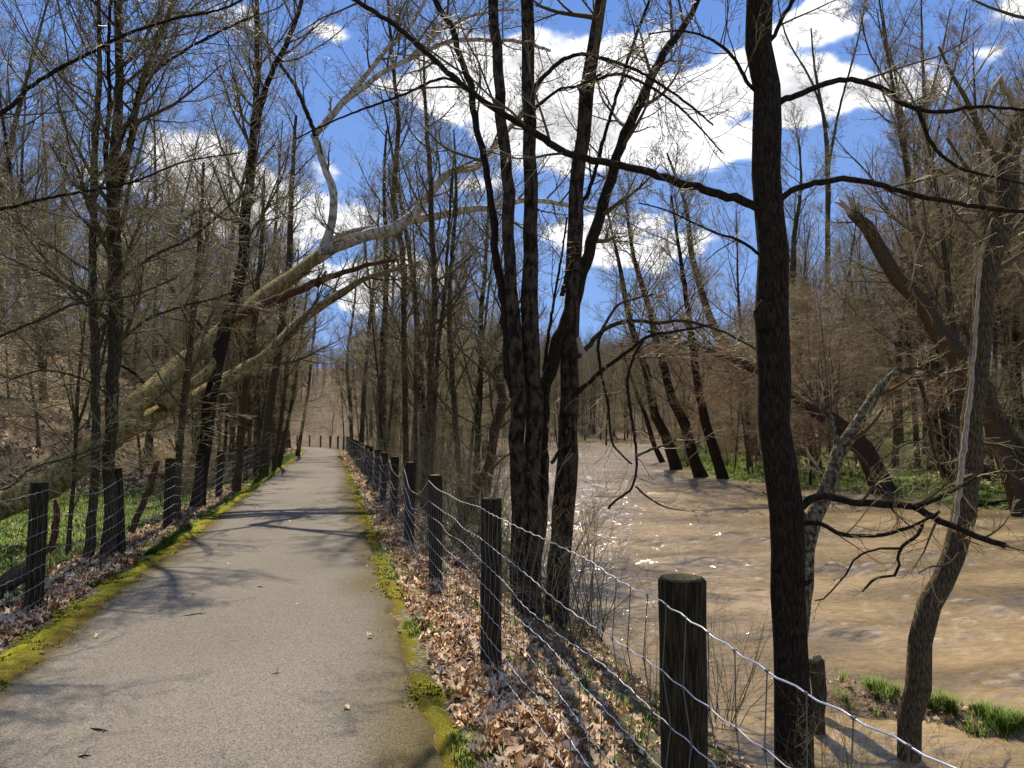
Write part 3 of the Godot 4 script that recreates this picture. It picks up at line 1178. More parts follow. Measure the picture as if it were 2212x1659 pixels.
	while n < 56:
		var s := rng.randf_range(-4.0, 118.0) if n < 42 else rng.randf_range(8.0, 36.0)
		var x := pw(XF, s) + 1.5 + 30.0 * pow(rng.randf(), 1.2)
		if not free.call(x, -s, 1.9):
			continue
		var red := rng.randf() < 0.25
		grow.call(tall, "red-budded tree across the river" if red else "tree across the river", "red-budded trees across the river" if red else "grey trees across the river", x, -s, rng.randf_range(0.75, 1.2), M.twig_red if red else M.twig, 0.06)
		n += 1
	n = 0
	while n < 34:
		var s := rng.randf_range(8.0, 80.0)
		var x := pw(XF, s) + 1.0 + 14.0 * rng.randf()
		if not free.call(x, -s, 1.2):
			continue
		grow.call(under, "low twiggy tree across the river", "understorey trees across the river", x, -s, rng.randf_range(0.8, 1.3), M.twig_red if rng.randf() < 0.4 else M.twig)
		n += 1
	# shrubs
	var clump := func(x: float, s: float, what: String, group: String, size: float, tw: Material):
		if not visible_from_trail(x, -s, 60.0) or (x < 0.0 and s < 17.0):
			return
		var deep := seen_at(x, 0.0, -s).y
		plant(bush[rng.randi_range(0, 4)], [M.bark_bough, tw], ["stems", "twigs"], "bare_shrub", "%s %s, %s %s" % ["small" if size < 0.8 else ("large" if size > 1.2 else "middling"), what, "in front" if deep < 8.0 else ("midway back" if deep < 22.0 else "far back"), whereabouts(x, -s)], "shrub", group, x, -s, rng.randf() * TAU, size)
	for q in [[2.5, 8.2, 0.9], [3.2, 9.2, 0.8], [2.2, 10.4, 1.0], [3.3, 11.4, 1.1], [2.1, 12.6, 1.0], [2.7, 13.6, 1.1], [1.9, 14.6, 1.0], [2.7, 6.2, 0.55], [3.4, 6.4, 0.62], [3.0, 4.2, 0.45], [2.6, 3.2, 0.4], [3.6, 5.0, 0.45]]:
		clump.call(q[0], q[1], "bank shrub below the right fence", "shrubs on the river bank", q[2], M.twig_dark)
	for k in 24:
		var s := rng.randf_range(15.0, 50.0)
		clump.call(rng.randf_range(1.5, minf(pw(XB, s), 5.5)), s, "shrub in the riverside thicket", "shrubs in the riverside thicket", rng.randf_range(0.7, 1.3), M.twig)
	for k in 16:
		clump.call(rng.randf_range(-4.2, -2.95), rng.randf_range(9.0, 40.0), "bare shrub behind the left fence", "shrubs behind the left fence", rng.randf_range(0.6, 1.1), M.twig)
	for k in 36:
		var s := rng.randf_range(14.0, 80.0)
		clump.call(pw(XF, s) + 0.8 + 10.0 * pow(rng.randf(), 1.4), s, "brush on the far bank", "brush on the far bank", rng.randf_range(0.9, 1.9), M.twig_red if rng.randf() < 0.12 else M.twig)
	# the far wood that reads as one mass
	var both := []
	for k in 6:
		var am := ArrayMesh.new()
		for j in 3:
			var from: ArrayMesh = (tall[k][j] if k < 4 else under[k - 3][j])
			am.add_surface_from_arrays(Mesh.PRIMITIVE_TRIANGLES, from.surface_get_arrays(0))
			am.surface_set_material(j, [M.bark_grey, M.bark_bough, [M.twig, M.twig_dark, M.twig_red, M.twig, M.twig, M.twig_dark][k]][j])
		both.append(am)
	var where := [[], [], [], [], [], []]
	for k in 8200:
		var x := rng.randf_range(-150.0, 200.0)
		var s := rng.randf_range(4.0, 330.0)
		var left := x < pw(XH, s) - bend(s) - 8.0 and s > 12.0
		var right := x > pw(XF, s) + 11.0 and s < 140.0
		var ahead := s > 150.0 and (absf(x + 2.0) > 7.0 or (s > 200.0 and rng.randf() < 0.6))
		if not visible_from_trail(x, -s, 200.0) or not (left or right or ahead):
			continue
		if (left and rng.randf() < 0.62) or (right and rng.randf() < 0.3):
			continue
		var kind := rng.randi_range(0, 5)
		if (not right or rng.randf() < 0.4) and kind == 2:
			kind = 4 if rng.randf() < 0.5 else 1
		where[kind].append(Transform3D(Basis.from_euler(Vector3(0, rng.randf() * TAU, 0)) * Basis.from_scale(Vector3.ONE * rng.randf_range(0.7, 1.1) * (1.2 if right else (0.55 if absf(x + 2.0) < 9.0 else 1.0))), Vector3(x, terr(x, -s) - 0.1, -s)))
	var far := Node3D.new()
	far.name = "distant_wood"
	add_child(far, true)
	tag(far, "mass of grey leafless wood covering the farther slopes", "woods", "", "stuff")
	for k in 6:
		scatter("wood", both[k], null, where[k], far)



func hero_0() -> void:
	var t: Node3D
	t = thing("bare_tree", "tallest thick dark straight trunk at the water's edge just past the nearest fence post", "tree", Vector3(3.37, -1.13, -5.24), "")
	fresh(t)
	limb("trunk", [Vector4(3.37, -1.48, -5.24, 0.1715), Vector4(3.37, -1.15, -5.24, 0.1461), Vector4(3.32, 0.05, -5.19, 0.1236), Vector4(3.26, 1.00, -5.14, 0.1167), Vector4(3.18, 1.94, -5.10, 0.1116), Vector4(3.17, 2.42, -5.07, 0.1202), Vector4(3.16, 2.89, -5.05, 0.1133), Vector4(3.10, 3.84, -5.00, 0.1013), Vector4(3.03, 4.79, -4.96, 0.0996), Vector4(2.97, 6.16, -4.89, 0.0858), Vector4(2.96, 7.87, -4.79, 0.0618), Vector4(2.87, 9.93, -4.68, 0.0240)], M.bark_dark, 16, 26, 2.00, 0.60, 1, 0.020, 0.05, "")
	limb("branch", [Vector4(3.09, 3.96, -5.00, 0.0258), Vector4(3.20, 4.03, -4.95, 0.0246), Vector4(3.34, 4.08, -4.89, 0.0233), Vector4(3.61, 4.16, -4.78, 0.0209), Vector4(3.88, 4.07, -4.69, 0.0186), Vector4(3.96, 3.98, -4.66, 0.0177), Vector4(4.12, 3.90, -4.60, 0.0163), Vector4(4.31, 3.89, -4.53, 0.0146), Vector4(4.43, 3.91, -4.48, 0.0136), Vector4(4.74, 3.87, -4.36, 0.0110), Vector4(5.07, 3.81, -4.24, 0.0081)], M.bark_dark, 8, 9, 0.70, 0.30, 2, 0.010, 0.05, "")
	limb("branch", [Vector4(4.04, 3.90, -4.57, 0.0149), Vector4(4.11, 3.74, -4.57, 0.0138), Vector4(4.18, 3.60, -4.56, 0.0128), Vector4(4.33, 3.48, -4.53, 0.0117), Vector4(4.50, 3.43, -4.50, 0.0105), Vector4(4.79, 3.36, -4.43, 0.0086), Vector4(5.08, 3.25, -4.37, 0.0066)], M.bark_dark, 6, 6, 0.60, 0.20, 2, 0.010, 0.05, "")
	limb("branch", [Vector4(3.13, 3.24, -5.03, 0.0258), Vector4(3.23, 3.33, -4.98, 0.0249), Vector4(3.30, 3.38, -4.95, 0.0243), Vector4(3.42, 3.41, -4.89, 0.0234), Vector4(3.60, 3.43, -4.82, 0.0222), Vector4(3.81, 3.38, -4.73, 0.0208), Vector4(4.00, 3.31, -4.66, 0.0195), Vector4(4.33, 3.21, -4.52, 0.0172), Vector4(4.71, 3.13, -4.36, 0.0146), Vector4(5.21, 3.06, -4.15, 0.0112)], M.bark_dark, 8, 8, 0.70, 0.30, 2, 0.010, 0.05, "")
	limb("branch", [Vector4(3.06, 3.24, -5.05, 0.0343), Vector4(2.96, 3.30, -5.10, 0.0339), Vector4(2.89, 3.33, -5.13, 0.0336), Vector4(2.67, 3.44, -5.25, 0.0326), Vector4(2.57, 3.47, -5.30, 0.0321), Vector4(2.24, 3.62, -5.46, 0.0307), Vector4(1.81, 3.76, -5.66, 0.0288), Vector4(1.53, 3.97, -5.79, 0.0274), Vector4(1.25, 4.18, -5.93, 0.0259), Vector4(1.05, 4.36, -6.02, 0.0248), Vector4(0.77, 4.65, -6.16, 0.0232), Vector4(0.47, 4.98, -6.30, 0.0214), Vector4(0.15, 5.23, -6.44, 0.0197), Vector4(-0.17, 5.53, -6.58, 0.0179)], M.bark_dark, 9, 12, 1.00, 0.30, 2, 0.010, 0.05, "")
	limb("branch", [Vector4(1.06, 4.38, -6.06, 0.0133), Vector4(0.90, 4.49, -6.13, 0.0124), Vector4(0.78, 4.49, -6.18, 0.0118), Vector4(0.60, 4.42, -6.27, 0.0109), Vector4(0.41, 4.36, -6.36, 0.0099), Vector4(0.04, 4.25, -6.53, 0.0080), Vector4(-0.34, 4.10, -6.71, 0.0060)], M.bark_dark, 6, 7, 0.60, 0.20, 2, 0.010, 0.05, "")
	limb("branch", [Vector4(3.29, 1.00, -5.13, 0.0292), Vector4(3.35, 1.02, -5.09, 0.0287), Vector4(3.45, 1.11, -5.02, 0.0279), Vector4(3.52, 1.13, -4.97, 0.0274), Vector4(3.66, 1.08, -4.89, 0.0263), Vector4(3.87, 1.07, -4.75, 0.0249), Vector4(3.99, 1.06, -4.67, 0.0240), Vector4(4.13, 0.97, -4.58, 0.0228), Vector4(4.26, 0.90, -4.49, 0.0218), Vector4(4.44, 0.82, -4.36, 0.0204)], M.bark_dark, 9, 7, 0.50, 0.35, 2, 0.012, 0.05, "")
	limb("branch", [Vector4(3.95, 1.06, -4.62, 0.0177), Vector4(4.14, 1.12, -4.62, 0.0150), Vector4(4.35, 1.20, -4.63, 0.0121), Vector4(4.49, 1.27, -4.63, 0.0099)], M.bark_dark, 7, 3, 0.40, 0.30, 3, 0.010, 0.05, "")
	limb("branch", [Vector4(3.31, 0.90, -5.14, 0.0189), Vector4(3.37, 0.92, -5.07, 0.0180), Vector4(3.46, 0.92, -4.98, 0.0169), Vector4(3.56, 0.86, -4.85, 0.0152), Vector4(3.72, 0.87, -4.68, 0.0130), Vector4(3.82, 0.93, -4.55, 0.0114), Vector4(3.88, 0.99, -4.46, 0.0103), Vector4(3.93, 1.06, -4.36, 0.0092)], M.bark_dark, 7, 7, 0.40, 0.20, 3, 0.015, 0.05, "")
	limb("branch", [Vector4(3.86, 0.99, -4.44, 0.0124), Vector4(3.83, 0.90, -4.45, 0.0115), Vector4(3.73, 0.82, -4.48, 0.0103), Vector4(3.70, 0.74, -4.49, 0.0096), Vector4(3.71, 0.70, -4.49, 0.0092), Vector4(3.68, 0.63, -4.50, 0.0084), Vector4(3.56, 0.61, -4.53, 0.0074), Vector4(3.47, 0.52, -4.56, 0.0062)], M.bark_dark, 6, 4, 0.20, 0.20, 3, 0.010, 0.05, "")
	limb("branch", [Vector4(3.71, 0.81, -4.48, 0.0093), Vector4(3.58, 0.81, -4.51, 0.0084), Vector4(3.46, 0.77, -4.54, 0.0076), Vector4(3.41, 0.73, -4.56, 0.0072), Vector4(3.36, 0.64, -4.57, 0.0065), Vector4(3.22, 0.47, -4.62, 0.0050), Vector4(3.16, 0.46, -4.63, 0.0047)], M.bark_dark, 5, 4, 0.20, 0.20, 3, 0.010, 0.05, "")
	limb("branch", [Vector4(3.11, 4.48, -4.96, 0.0189), Vector4(3.14, 4.51, -4.93, 0.0182), Vector4(3.17, 4.62, -4.88, 0.0166), Vector4(3.22, 4.73, -4.81, 0.0148), Vector4(3.28, 4.94, -4.69, 0.0116)], M.bark_dark, 6, 7, 0.70, 0.20, 2, 0.010, 0.05, "")
	limb("branch", [Vector4(3.05, 4.10, -5.00, 0.0155), Vector4(2.96, 4.15, -5.00, 0.0144), Vector4(2.84, 4.31, -4.97, 0.0122), Vector4(2.66, 4.43, -4.96, 0.0100), Vector4(2.42, 4.48, -4.97, 0.0075), Vector4(2.16, 4.43, -4.98, 0.0050)], M.bark_dark, 6, 12, 0.70, 0.15, 2, 0.020, 0.05, "")
	limb("branch", [Vector4(3.10, 2.87, -5.06, 0.0137), Vector4(2.95, 3.01, -5.13, 0.0120), Vector4(2.77, 3.09, -5.21, 0.0102), Vector4(2.46, 3.27, -5.35, 0.0071), Vector4(2.26, 3.34, -5.43, 0.0053)], M.bark_dark, 5, 10, 0.70, 0.15, 2, 0.020, 0.05, "")
	limb("burl", [Vector4(3.09, 2.53, -5.00, 0.0677), Vector4(3.05, 2.44, -5.02, 0.0880), Vector4(3.07, 2.33, -5.02, 0.0677)], M.bark_dark, 10, 0, 1.00, 0.30, 1, 0.020, 0.05, "")
	limb("snag", [Vector4(3.32, 0.48, -5.06, 0.0236), Vector4(3.38, 0.49, -5.04, 0.0202), Vector4(3.41, 0.51, -5.03, 0.0152)], M.bark_dark, 6, 0, 1.00, 0.30, 1, 0.020, 0.05, "")
	clothe(M.twig, 1.3)
	t = thing("tree_stump", "broken grey stump standing close behind the thick dark trunk", "stump", Vector3(4.12, -1.38, -6.01), "")
	fresh(t)
	limb("trunk", [Vector4(4.12, -1.73, -6.01, 0.1235), Vector4(4.12, -1.40, -6.01, 0.1052), Vector4(4.10, -1.06, -6.00, 0.0676), Vector4(4.08, -0.66, -5.98, 0.0636), Vector4(4.06, -0.39, -5.97, 0.0676)], M.bark_grey, 12, 0, 1.00, 0.30, 1, 0.020, 0.05, "")
	limb("broken_top", [Vector4(4.06, -0.41, -5.97, 0.0517), Vector4(4.07, -0.36, -5.96, 0.0358), Vector4(4.10, -0.33, -5.95, 0.0139)], M.wood_pale, 8, 0, 1.00, 0.30, 1, 0.020, 0.05, "")
	finish()
	t = thing("leaning_tree", "mossy sunlit stem leaning right from behind the thick dark trunk and arching over", "tree", Vector3(4.28, -1.46, -6.72), "")
	fresh(t)
	limb("trunk", [Vector4(4.28, -1.81, -6.72, 0.1204), Vector4(4.28, -1.48, -6.72, 0.1025), Vector4(4.44, 0.13, -6.67, 0.0802), Vector4(4.47, 0.49, -6.64, 0.0758), Vector4(4.53, 0.75, -6.61, 0.0736), Vector4(4.66, 1.11, -6.56, 0.0713), Vector4(4.76, 1.38, -6.52, 0.0669), Vector4(4.91, 1.64, -6.47, 0.0602), Vector4(5.00, 1.82, -6.43, 0.0557), Vector4(5.12, 2.02, -6.39, 0.0468), Vector4(5.29, 2.18, -6.34, 0.0334)], M.bark_moss, 12, 4, 0.80, 0.60, 2, 0.020, 0.05, "")
	limb("branch", [Vector4(5.29, 2.18, -6.34, 0.0245), Vector4(5.47, 2.13, -6.33, 0.0225), Vector4(5.58, 1.96, -6.35, 0.0201), Vector4(5.67, 1.71, -6.39, 0.0170), Vector4(5.73, 1.46, -6.43, 0.0139), Vector4(5.83, 1.23, -6.46, 0.0110), Vector4(5.90, 1.10, -6.48, 0.0092)], M.bark_grey, 6, 9, 0.70, 0.10, 2, 0.020, 0.05, "")
	limb("branch", [Vector4(5.25, 2.16, -6.35, 0.0201), Vector4(5.40, 2.20, -6.32, 0.0155), Vector4(5.55, 2.18, -6.28, 0.0110), Vector4(5.69, 2.11, -6.26, 0.0067)], M.bark_grey, 5, 5, 0.50, 0.20, 2, 0.020, 0.05, "")
	limb("branch", [Vector4(4.75, 1.35, -6.52, 0.0334), Vector4(4.75, 1.60, -6.59, 0.0281), Vector4(4.74, 1.78, -6.65, 0.0241), Vector4(4.66, 1.91, -6.72, 0.0204), Vector4(4.56, 1.86, -6.79, 0.0172), Vector4(4.45, 1.81, -6.87, 0.0139)], M.bark_moss, 7, 7, 0.60, 0.30, 2, 0.020, 0.05, "")
	limb("branch", [Vector4(4.83, 1.46, -6.50, 0.0178), Vector4(5.02, 1.29, -6.50, 0.0142), Vector4(5.23, 1.01, -6.51, 0.0095), Vector4(5.38, 0.88, -6.51, 0.0068)], M.bark_grey, 5, 5, 0.50, 0.30, 2, 0.020, 0.05, "")
	limb("branch", [Vector4(5.78, 1.46, -6.48, 0.0114), Vector4(5.58, 1.48, -6.53, 0.0095), Vector4(5.40, 1.39, -6.57, 0.0075), Vector4(5.18, 1.21, -6.64, 0.0046)], M.bark_grey, 5, 5, 0.40, 0.20, 3, 0.020, 0.05, "")
	clothe(M.twig, 1.0)
	t = thing("leaning_tree", "ridged trunk with peeling sunlit bark curving up at the right edge over the river", "tree", Vector3(4.44, -1.52, -5.41), "")
	fresh(t)
	limb("trunk", [Vector4(4.44, -1.87, -5.41, 0.1339), Vector4(4.44, -1.54, -5.41, 0.1141), Vector4(4.48, -1.01, -5.39, 0.0882), Vector4(4.53, -0.43, -5.34, 0.0937), Vector4(4.56, -0.06, -5.32, 0.0864), Vector4(4.64, 0.22, -5.28, 0.0845), Vector4(4.81, 0.59, -5.22, 0.0790), Vector4(4.90, 0.95, -5.17, 0.0808), Vector4(4.93, 1.39, -5.14, 0.0790), Vector4(4.98, 1.97, -5.09, 0.0753), Vector4(5.00, 2.49, -5.06, 0.0735), Vector4(5.05, 2.98, -5.01, 0.0845), Vector4(5.21, 3.42, -4.95, 0.0808), Vector4(5.19, 3.78, -4.93, 0.0772), Vector4(5.27, 4.05, -4.90, 0.0661), Vector4(5.37, 4.22, -4.86, 0.0551), Vector4(5.62, 4.64, -4.78, 0.0441), Vector4(5.89, 5.30, -4.67, 0.0257)], M.bark_ridge, 14, 12, 1.20, 0.60, 2, 0.020, 0.05, "")
	limb("peeling_bark", [Vector4(4.73, 0.81, -5.11, 0.0162), Vector4(4.76, 1.13, -5.08, 0.0198), Vector4(4.79, 1.42, -5.06, 0.0217), Vector4(4.83, 1.78, -5.03, 0.0198), Vector4(4.86, 2.21, -4.99, 0.0162), Vector4(4.88, 2.64, -4.96, 0.0144), Vector4(4.91, 2.93, -4.94, 0.0108)], M.wood_pale, 6, 0, 1.00, 0.30, 1, 0.020, 0.05, "")
	limb("branch", [Vector4(5.29, 4.13, -4.89, 0.0312), Vector4(5.22, 4.22, -4.90, 0.0282), Vector4(5.16, 4.31, -4.91, 0.0255), Vector4(5.11, 4.38, -4.91, 0.0232), Vector4(5.07, 4.31, -4.93, 0.0211), Vector4(5.01, 4.15, -4.95, 0.0165)], M.wood_pale, 8, 3, 0.40, 0.30, 3, 0.020, 0.05, "pale dead crooked branch")
	limb("branch", [Vector4(5.16, 3.80, -4.94, 0.0129), Vector4(5.05, 3.59, -4.90, 0.0110), Vector4(4.96, 3.31, -4.84, 0.0086), Vector4(4.72, 3.18, -4.83, 0.0066), Vector4(4.54, 3.20, -4.81, 0.0052)], M.bark_ridge, 5, 7, 0.60, 0.30, 2, 0.020, 0.05, "")
	limb("branch", [Vector4(4.82, 0.70, -5.11, 0.0108), Vector4(4.64, 0.58, -5.07, 0.0085), Vector4(4.44, 0.56, -5.05, 0.0066), Vector4(4.32, 0.52, -5.03, 0.0052)], M.bark_ridge, 5, 4, 0.40, 0.30, 3, 0.020, 0.05, "")
	limb("branch", [Vector4(4.98, 1.34, -5.13, 0.0165), Vector4(5.14, 1.27, -5.03, 0.0135), Vector4(5.33, 1.31, -4.91, 0.0101), Vector4(5.48, 1.40, -4.81, 0.0071)], M.bark_ridge, 5, 5, 0.60, 0.30, 2, 0.020, 0.05, "")
	clothe(M.twig, 1.0)
	t = thing("stem_clump", "clump of five dark stems rising from one base beside the second fence post", "tree", Vector3(2.33, -0.62, -8.96), "")
	fresh(t)
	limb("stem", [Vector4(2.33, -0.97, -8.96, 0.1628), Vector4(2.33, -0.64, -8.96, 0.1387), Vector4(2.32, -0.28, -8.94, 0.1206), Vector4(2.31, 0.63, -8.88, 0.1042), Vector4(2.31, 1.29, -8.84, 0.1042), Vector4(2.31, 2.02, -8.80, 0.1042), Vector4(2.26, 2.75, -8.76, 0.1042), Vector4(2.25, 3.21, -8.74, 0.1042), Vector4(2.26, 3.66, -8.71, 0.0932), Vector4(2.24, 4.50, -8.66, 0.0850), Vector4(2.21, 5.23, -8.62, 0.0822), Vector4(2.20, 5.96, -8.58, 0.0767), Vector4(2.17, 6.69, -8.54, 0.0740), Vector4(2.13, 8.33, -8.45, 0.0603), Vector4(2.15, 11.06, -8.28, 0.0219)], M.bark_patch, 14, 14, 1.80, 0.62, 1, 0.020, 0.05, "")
	limb("stem", [Vector4(2.15, -0.87, -8.89, 0.1317), Vector4(2.15, -0.54, -8.89, 0.1122), Vector4(2.14, 0.14, -8.85, 0.0922), Vector4(2.13, 0.65, -8.82, 0.0922), Vector4(2.11, 1.29, -8.79, 0.0922), Vector4(2.10, 2.01, -8.74, 0.0867), Vector4(2.07, 2.73, -8.71, 0.0786), Vector4(2.02, 3.28, -8.68, 0.0759), Vector4(1.98, 3.64, -8.67, 0.0732), Vector4(1.96, 4.37, -8.63, 0.0732), Vector4(1.90, 5.01, -8.60, 0.0705), Vector4(1.84, 5.55, -8.58, 0.0651), Vector4(1.80, 6.09, -8.56, 0.0623), Vector4(1.76, 6.63, -8.54, 0.0596), Vector4(1.71, 7.98, -8.46, 0.0461), Vector4(1.76, 10.42, -8.30, 0.0163)], M.bark_patch, 14, 14, 1.80, 0.62, 1, 0.020, 0.05, "")
	limb("stem", [Vector4(2.05, 1.98, -8.76, 0.0434), Vector4(2.01, 2.37, -8.77, 0.0598), Vector4(1.99, 2.65, -8.77, 0.0654), Vector4(1.96, 2.98, -8.78, 0.0600), Vector4(1.91, 3.29, -8.79, 0.0520), Vector4(1.85, 3.66, -8.81, 0.0494), Vector4(1.82, 4.14, -8.81, 0.0468), Vector4(1.78, 4.42, -8.82, 0.0441), Vector4(1.74, 4.74, -8.83, 0.0442), Vector4(1.66, 5.08, -8.85, 0.0415), Vector4(1.58, 5.45, -8.87, 0.0416), Vector4(1.55, 5.74, -8.88, 0.0389), Vector4(1.42, 6.09, -8.91, 0.0362), Vector4(1.34, 6.41, -8.93, 0.0363), Vector4(1.14, 6.80, -8.98, 0.0336), Vector4(0.91, 7.49, -9.03, 0.0225), Vector4(0.79, 8.55, -9.05, 0.0113)], M.bark_dark, 10, 12, 1.50, 0.40, 1, 0.020, 0.05, "")
	limb("stem", [Vector4(2.70, -1.17, -9.28, 0.1931), Vector4(2.70, -0.84, -9.28, 0.1645), Vector4(2.74, -0.04, -9.23, 0.1431), Vector4(2.79, 0.59, -9.18, 0.1345), Vector4(2.82, 1.27, -9.13, 0.1259), Vector4(2.84, 2.04, -9.08, 0.1145), Vector4(2.85, 2.80, -9.03, 0.1030), Vector4(2.88, 3.75, -8.97, 0.1030), Vector4(2.90, 4.53, -8.91, 0.0944), Vector4(2.95, 5.20, -8.86, 0.0916), Vector4(3.00, 5.77, -8.81, 0.0916), Vector4(3.08, 6.34, -8.76, 0.0773), Vector4(3.15, 6.91, -8.71, 0.0658), Vector4(3.23, 8.05, -8.62, 0.0486), Vector4(3.17, 10.34, -8.49, 0.0172)], M.bark_patch, 14, 14, 1.80, 0.62, 1, 0.020, 0.05, "")
	limb("stem", [Vector4(2.40, -0.17, -9.01, 0.0554), Vector4(2.46, 0.65, -9.02, 0.0670), Vector4(2.48, 1.37, -9.04, 0.0731), Vector4(2.51, 2.03, -9.05, 0.0763), Vector4(2.60, 2.41, -9.03, 0.0794), Vector4(2.73, 2.83, -9.01, 0.0769), Vector4(2.88, 3.20, -8.99, 0.0743), Vector4(3.02, 3.66, -8.97, 0.0746), Vector4(3.16, 4.07, -8.95, 0.0720), Vector4(3.30, 4.56, -8.93, 0.0694), Vector4(3.42, 5.02, -8.91, 0.0668), Vector4(3.58, 5.46, -8.88, 0.0641), Vector4(3.78, 5.86, -8.85, 0.0585), Vector4(4.02, 6.37, -8.80, 0.0500), Vector4(4.28, 6.72, -8.76, 0.0413), Vector4(4.48, 7.09, -8.72, 0.0355), Vector4(4.91, 8.03, -8.64, 0.0209)], M.bark_dark, 12, 14, 1.60, 0.50, 1, 0.020, 0.05, "")
	limb("branch", [Vector4(2.71, 3.24, -8.94, 0.0311), Vector4(2.85, 3.83, -8.97, 0.0297), Vector4(3.00, 4.47, -9.00, 0.0281), Vector4(3.08, 4.57, -9.00, 0.0278), Vector4(3.30, 5.29, -9.03, 0.0260), Vector4(3.52, 6.00, -9.05, 0.0241), Vector4(3.80, 6.82, -9.07, 0.0220), Vector4(3.95, 7.22, -9.07, 0.0210), Vector4(4.16, 8.22, -9.11, 0.0184)], M.bark_dark, 7, 12, 1.20, 0.30, 2, 0.012, 0.05, "")
	limb("branch", [Vector4(2.48, 1.99, -9.07, 0.0255), Vector4(2.56, 2.57, -9.12, 0.0221), Vector4(2.66, 3.16, -9.16, 0.0186), Vector4(2.78, 3.76, -9.21, 0.0151), Vector4(2.87, 4.31, -9.24, 0.0118)], M.bark_dark, 6, 7, 0.90, 0.30, 2, 0.012, 0.05, "")
	limb("branch", [Vector4(2.89, 2.50, -8.94, 0.0340), Vector4(2.95, 2.53, -8.90, 0.0332), Vector4(3.16, 2.80, -8.70, 0.0291), Vector4(3.40, 2.90, -8.54, 0.0261), Vector4(3.71, 2.86, -8.34, 0.0224), Vector4(3.95, 2.87, -8.18, 0.0195), Vector4(4.31, 2.73, -7.95, 0.0150), Vector4(4.64, 2.48, -7.71, 0.0104)], M.bark_grey, 7, 9, 0.90, 0.30, 2, 0.015, 0.05, "")
	limb("branch", [Vector4(2.88, 2.05, -8.97, 0.0311), Vector4(2.92, 2.08, -8.94, 0.0305), Vector4(3.17, 2.34, -8.73, 0.0259), Vector4(3.45, 2.57, -8.52, 0.0214), Vector4(3.62, 2.71, -8.39, 0.0185), Vector4(3.94, 2.76, -8.18, 0.0143), Vector4(4.22, 2.81, -7.99, 0.0106)], M.bark_dark, 7, 8, 0.90, 0.30, 2, 0.015, 0.05, "")
	limb("branch", [Vector4(2.95, 2.49, -8.82, 0.0336), Vector4(2.89, 2.63, -8.83, 0.0282), Vector4(2.88, 2.72, -8.83, 0.0252)], M.wood_pale, 7, 0, 1.00, 0.30, 2, 0.010, 0.05, "pale broken branch stub")
	limb("branch", [Vector4(3.05, 2.76, -8.48, 0.0190), Vector4(3.18, 3.02, -8.35, 0.0156), Vector4(3.32, 3.10, -8.26, 0.0136), Vector4(3.56, 3.16, -8.13, 0.0106)], M.bark_grey, 5, 5, 0.60, 0.30, 2, 0.015, 0.05, "")
	limb("hanging_vine", [Vector4(3.15, 2.80, -8.71, 0.0195), Vector4(3.08, 2.62, -8.68, 0.0185), Vector4(3.08, 2.29, -8.59, 0.0167), Vector4(3.12, 1.92, -8.48, 0.0147), Vector4(3.12, 1.48, -8.35, 0.0123), Vector4(3.22, 1.31, -8.27, 0.0112), Vector4(3.30, 1.22, -8.20, 0.0105)], M.bark_dark, 6, 8, 0.50, 0.20, 3, 0.015, 0.05, "")
	limb("hanging_vine", [Vector4(3.52, 2.64, -8.37, 0.0190), Vector4(3.42, 2.49, -8.36, 0.0184), Vector4(3.31, 2.19, -8.33, 0.0175), Vector4(3.32, 1.83, -8.27, 0.0164), Vector4(3.34, 1.48, -8.20, 0.0154), Vector4(3.34, 1.22, -8.15, 0.0146), Vector4(3.26, 0.96, -8.11, 0.0138), Vector4(3.04, 0.80, -8.11, 0.0131), Vector4(2.98, 0.73, -8.10, 0.0128)], M.bark_dark, 6, 9, 0.60, 0.30, 3, 0.015, 0.05, "")
	limb("branch", [Vector4(3.30, 1.31, -8.10, 0.0181), Vector4(3.42, 1.37, -8.03, 0.0166), Vector4(3.60, 1.44, -7.93, 0.0145), Vector4(3.76, 1.52, -7.84, 0.0126), Vector4(3.95, 1.40, -7.73, 0.0101)], M.bark_moss, 6, 5, 0.40, 0.30, 3, 0.020, 0.05, "")
	limb("branch", [Vector4(3.27, 0.98, -8.02, 0.0128), Vector4(3.41, 0.86, -8.00, 0.0108), Vector4(3.61, 0.75, -7.96, 0.0084), Vector4(3.91, 0.70, -7.89, 0.0051)], M.bark_dark, 5, 5, 0.40, 0.30, 3, 0.020, 0.05, "")
	limb("branch", [Vector4(2.22, 5.58, -8.49, 0.0271), Vector4(2.45, 5.83, -8.36, 0.0244), Vector4(2.62, 5.92, -8.28, 0.0230), Vector4(2.78, 5.93, -8.21, 0.0217), Vector4(3.06, 5.83, -8.10, 0.0196), Vector4(3.38, 5.66, -7.97, 0.0170), Vector4(3.80, 5.32, -7.81, 0.0133), Vector4(4.10, 5.01, -7.68, 0.0104)], M.bark_dark, 6, 12, 1.00, 0.25, 2, 0.015, 0.05, "")
	limb("branch", [Vector4(2.22, 5.33, -8.51, 0.0217), Vector4(2.49, 5.54, -8.35, 0.0171), Vector4(2.71, 5.57, -8.24, 0.0141), Vector4(2.94, 5.67, -8.11, 0.0106)], M.bark_dark, 6, 7, 0.80, 0.30, 2, 0.015, 0.05, "")
	limb("branch", [Vector4(3.01, 5.84, -8.71, 0.0227), Vector4(3.29, 5.92, -8.57, 0.0201), Vector4(3.64, 5.74, -8.41, 0.0170), Vector4(4.01, 5.39, -8.23, 0.0131), Vector4(4.40, 4.84, -8.03, 0.0081)], M.bark_dark, 6, 10, 0.90, 0.25, 2, 0.015, 0.05, "")
	limb("branch", [Vector4(2.55, 1.21, -8.89, 0.0249), Vector4(2.72, 1.43, -8.90, 0.0205), Vector4(2.79, 1.65, -8.91, 0.0168)], M.bark_dark, 6, 3, 0.60, 0.30, 2, 0.010, 0.05, "")
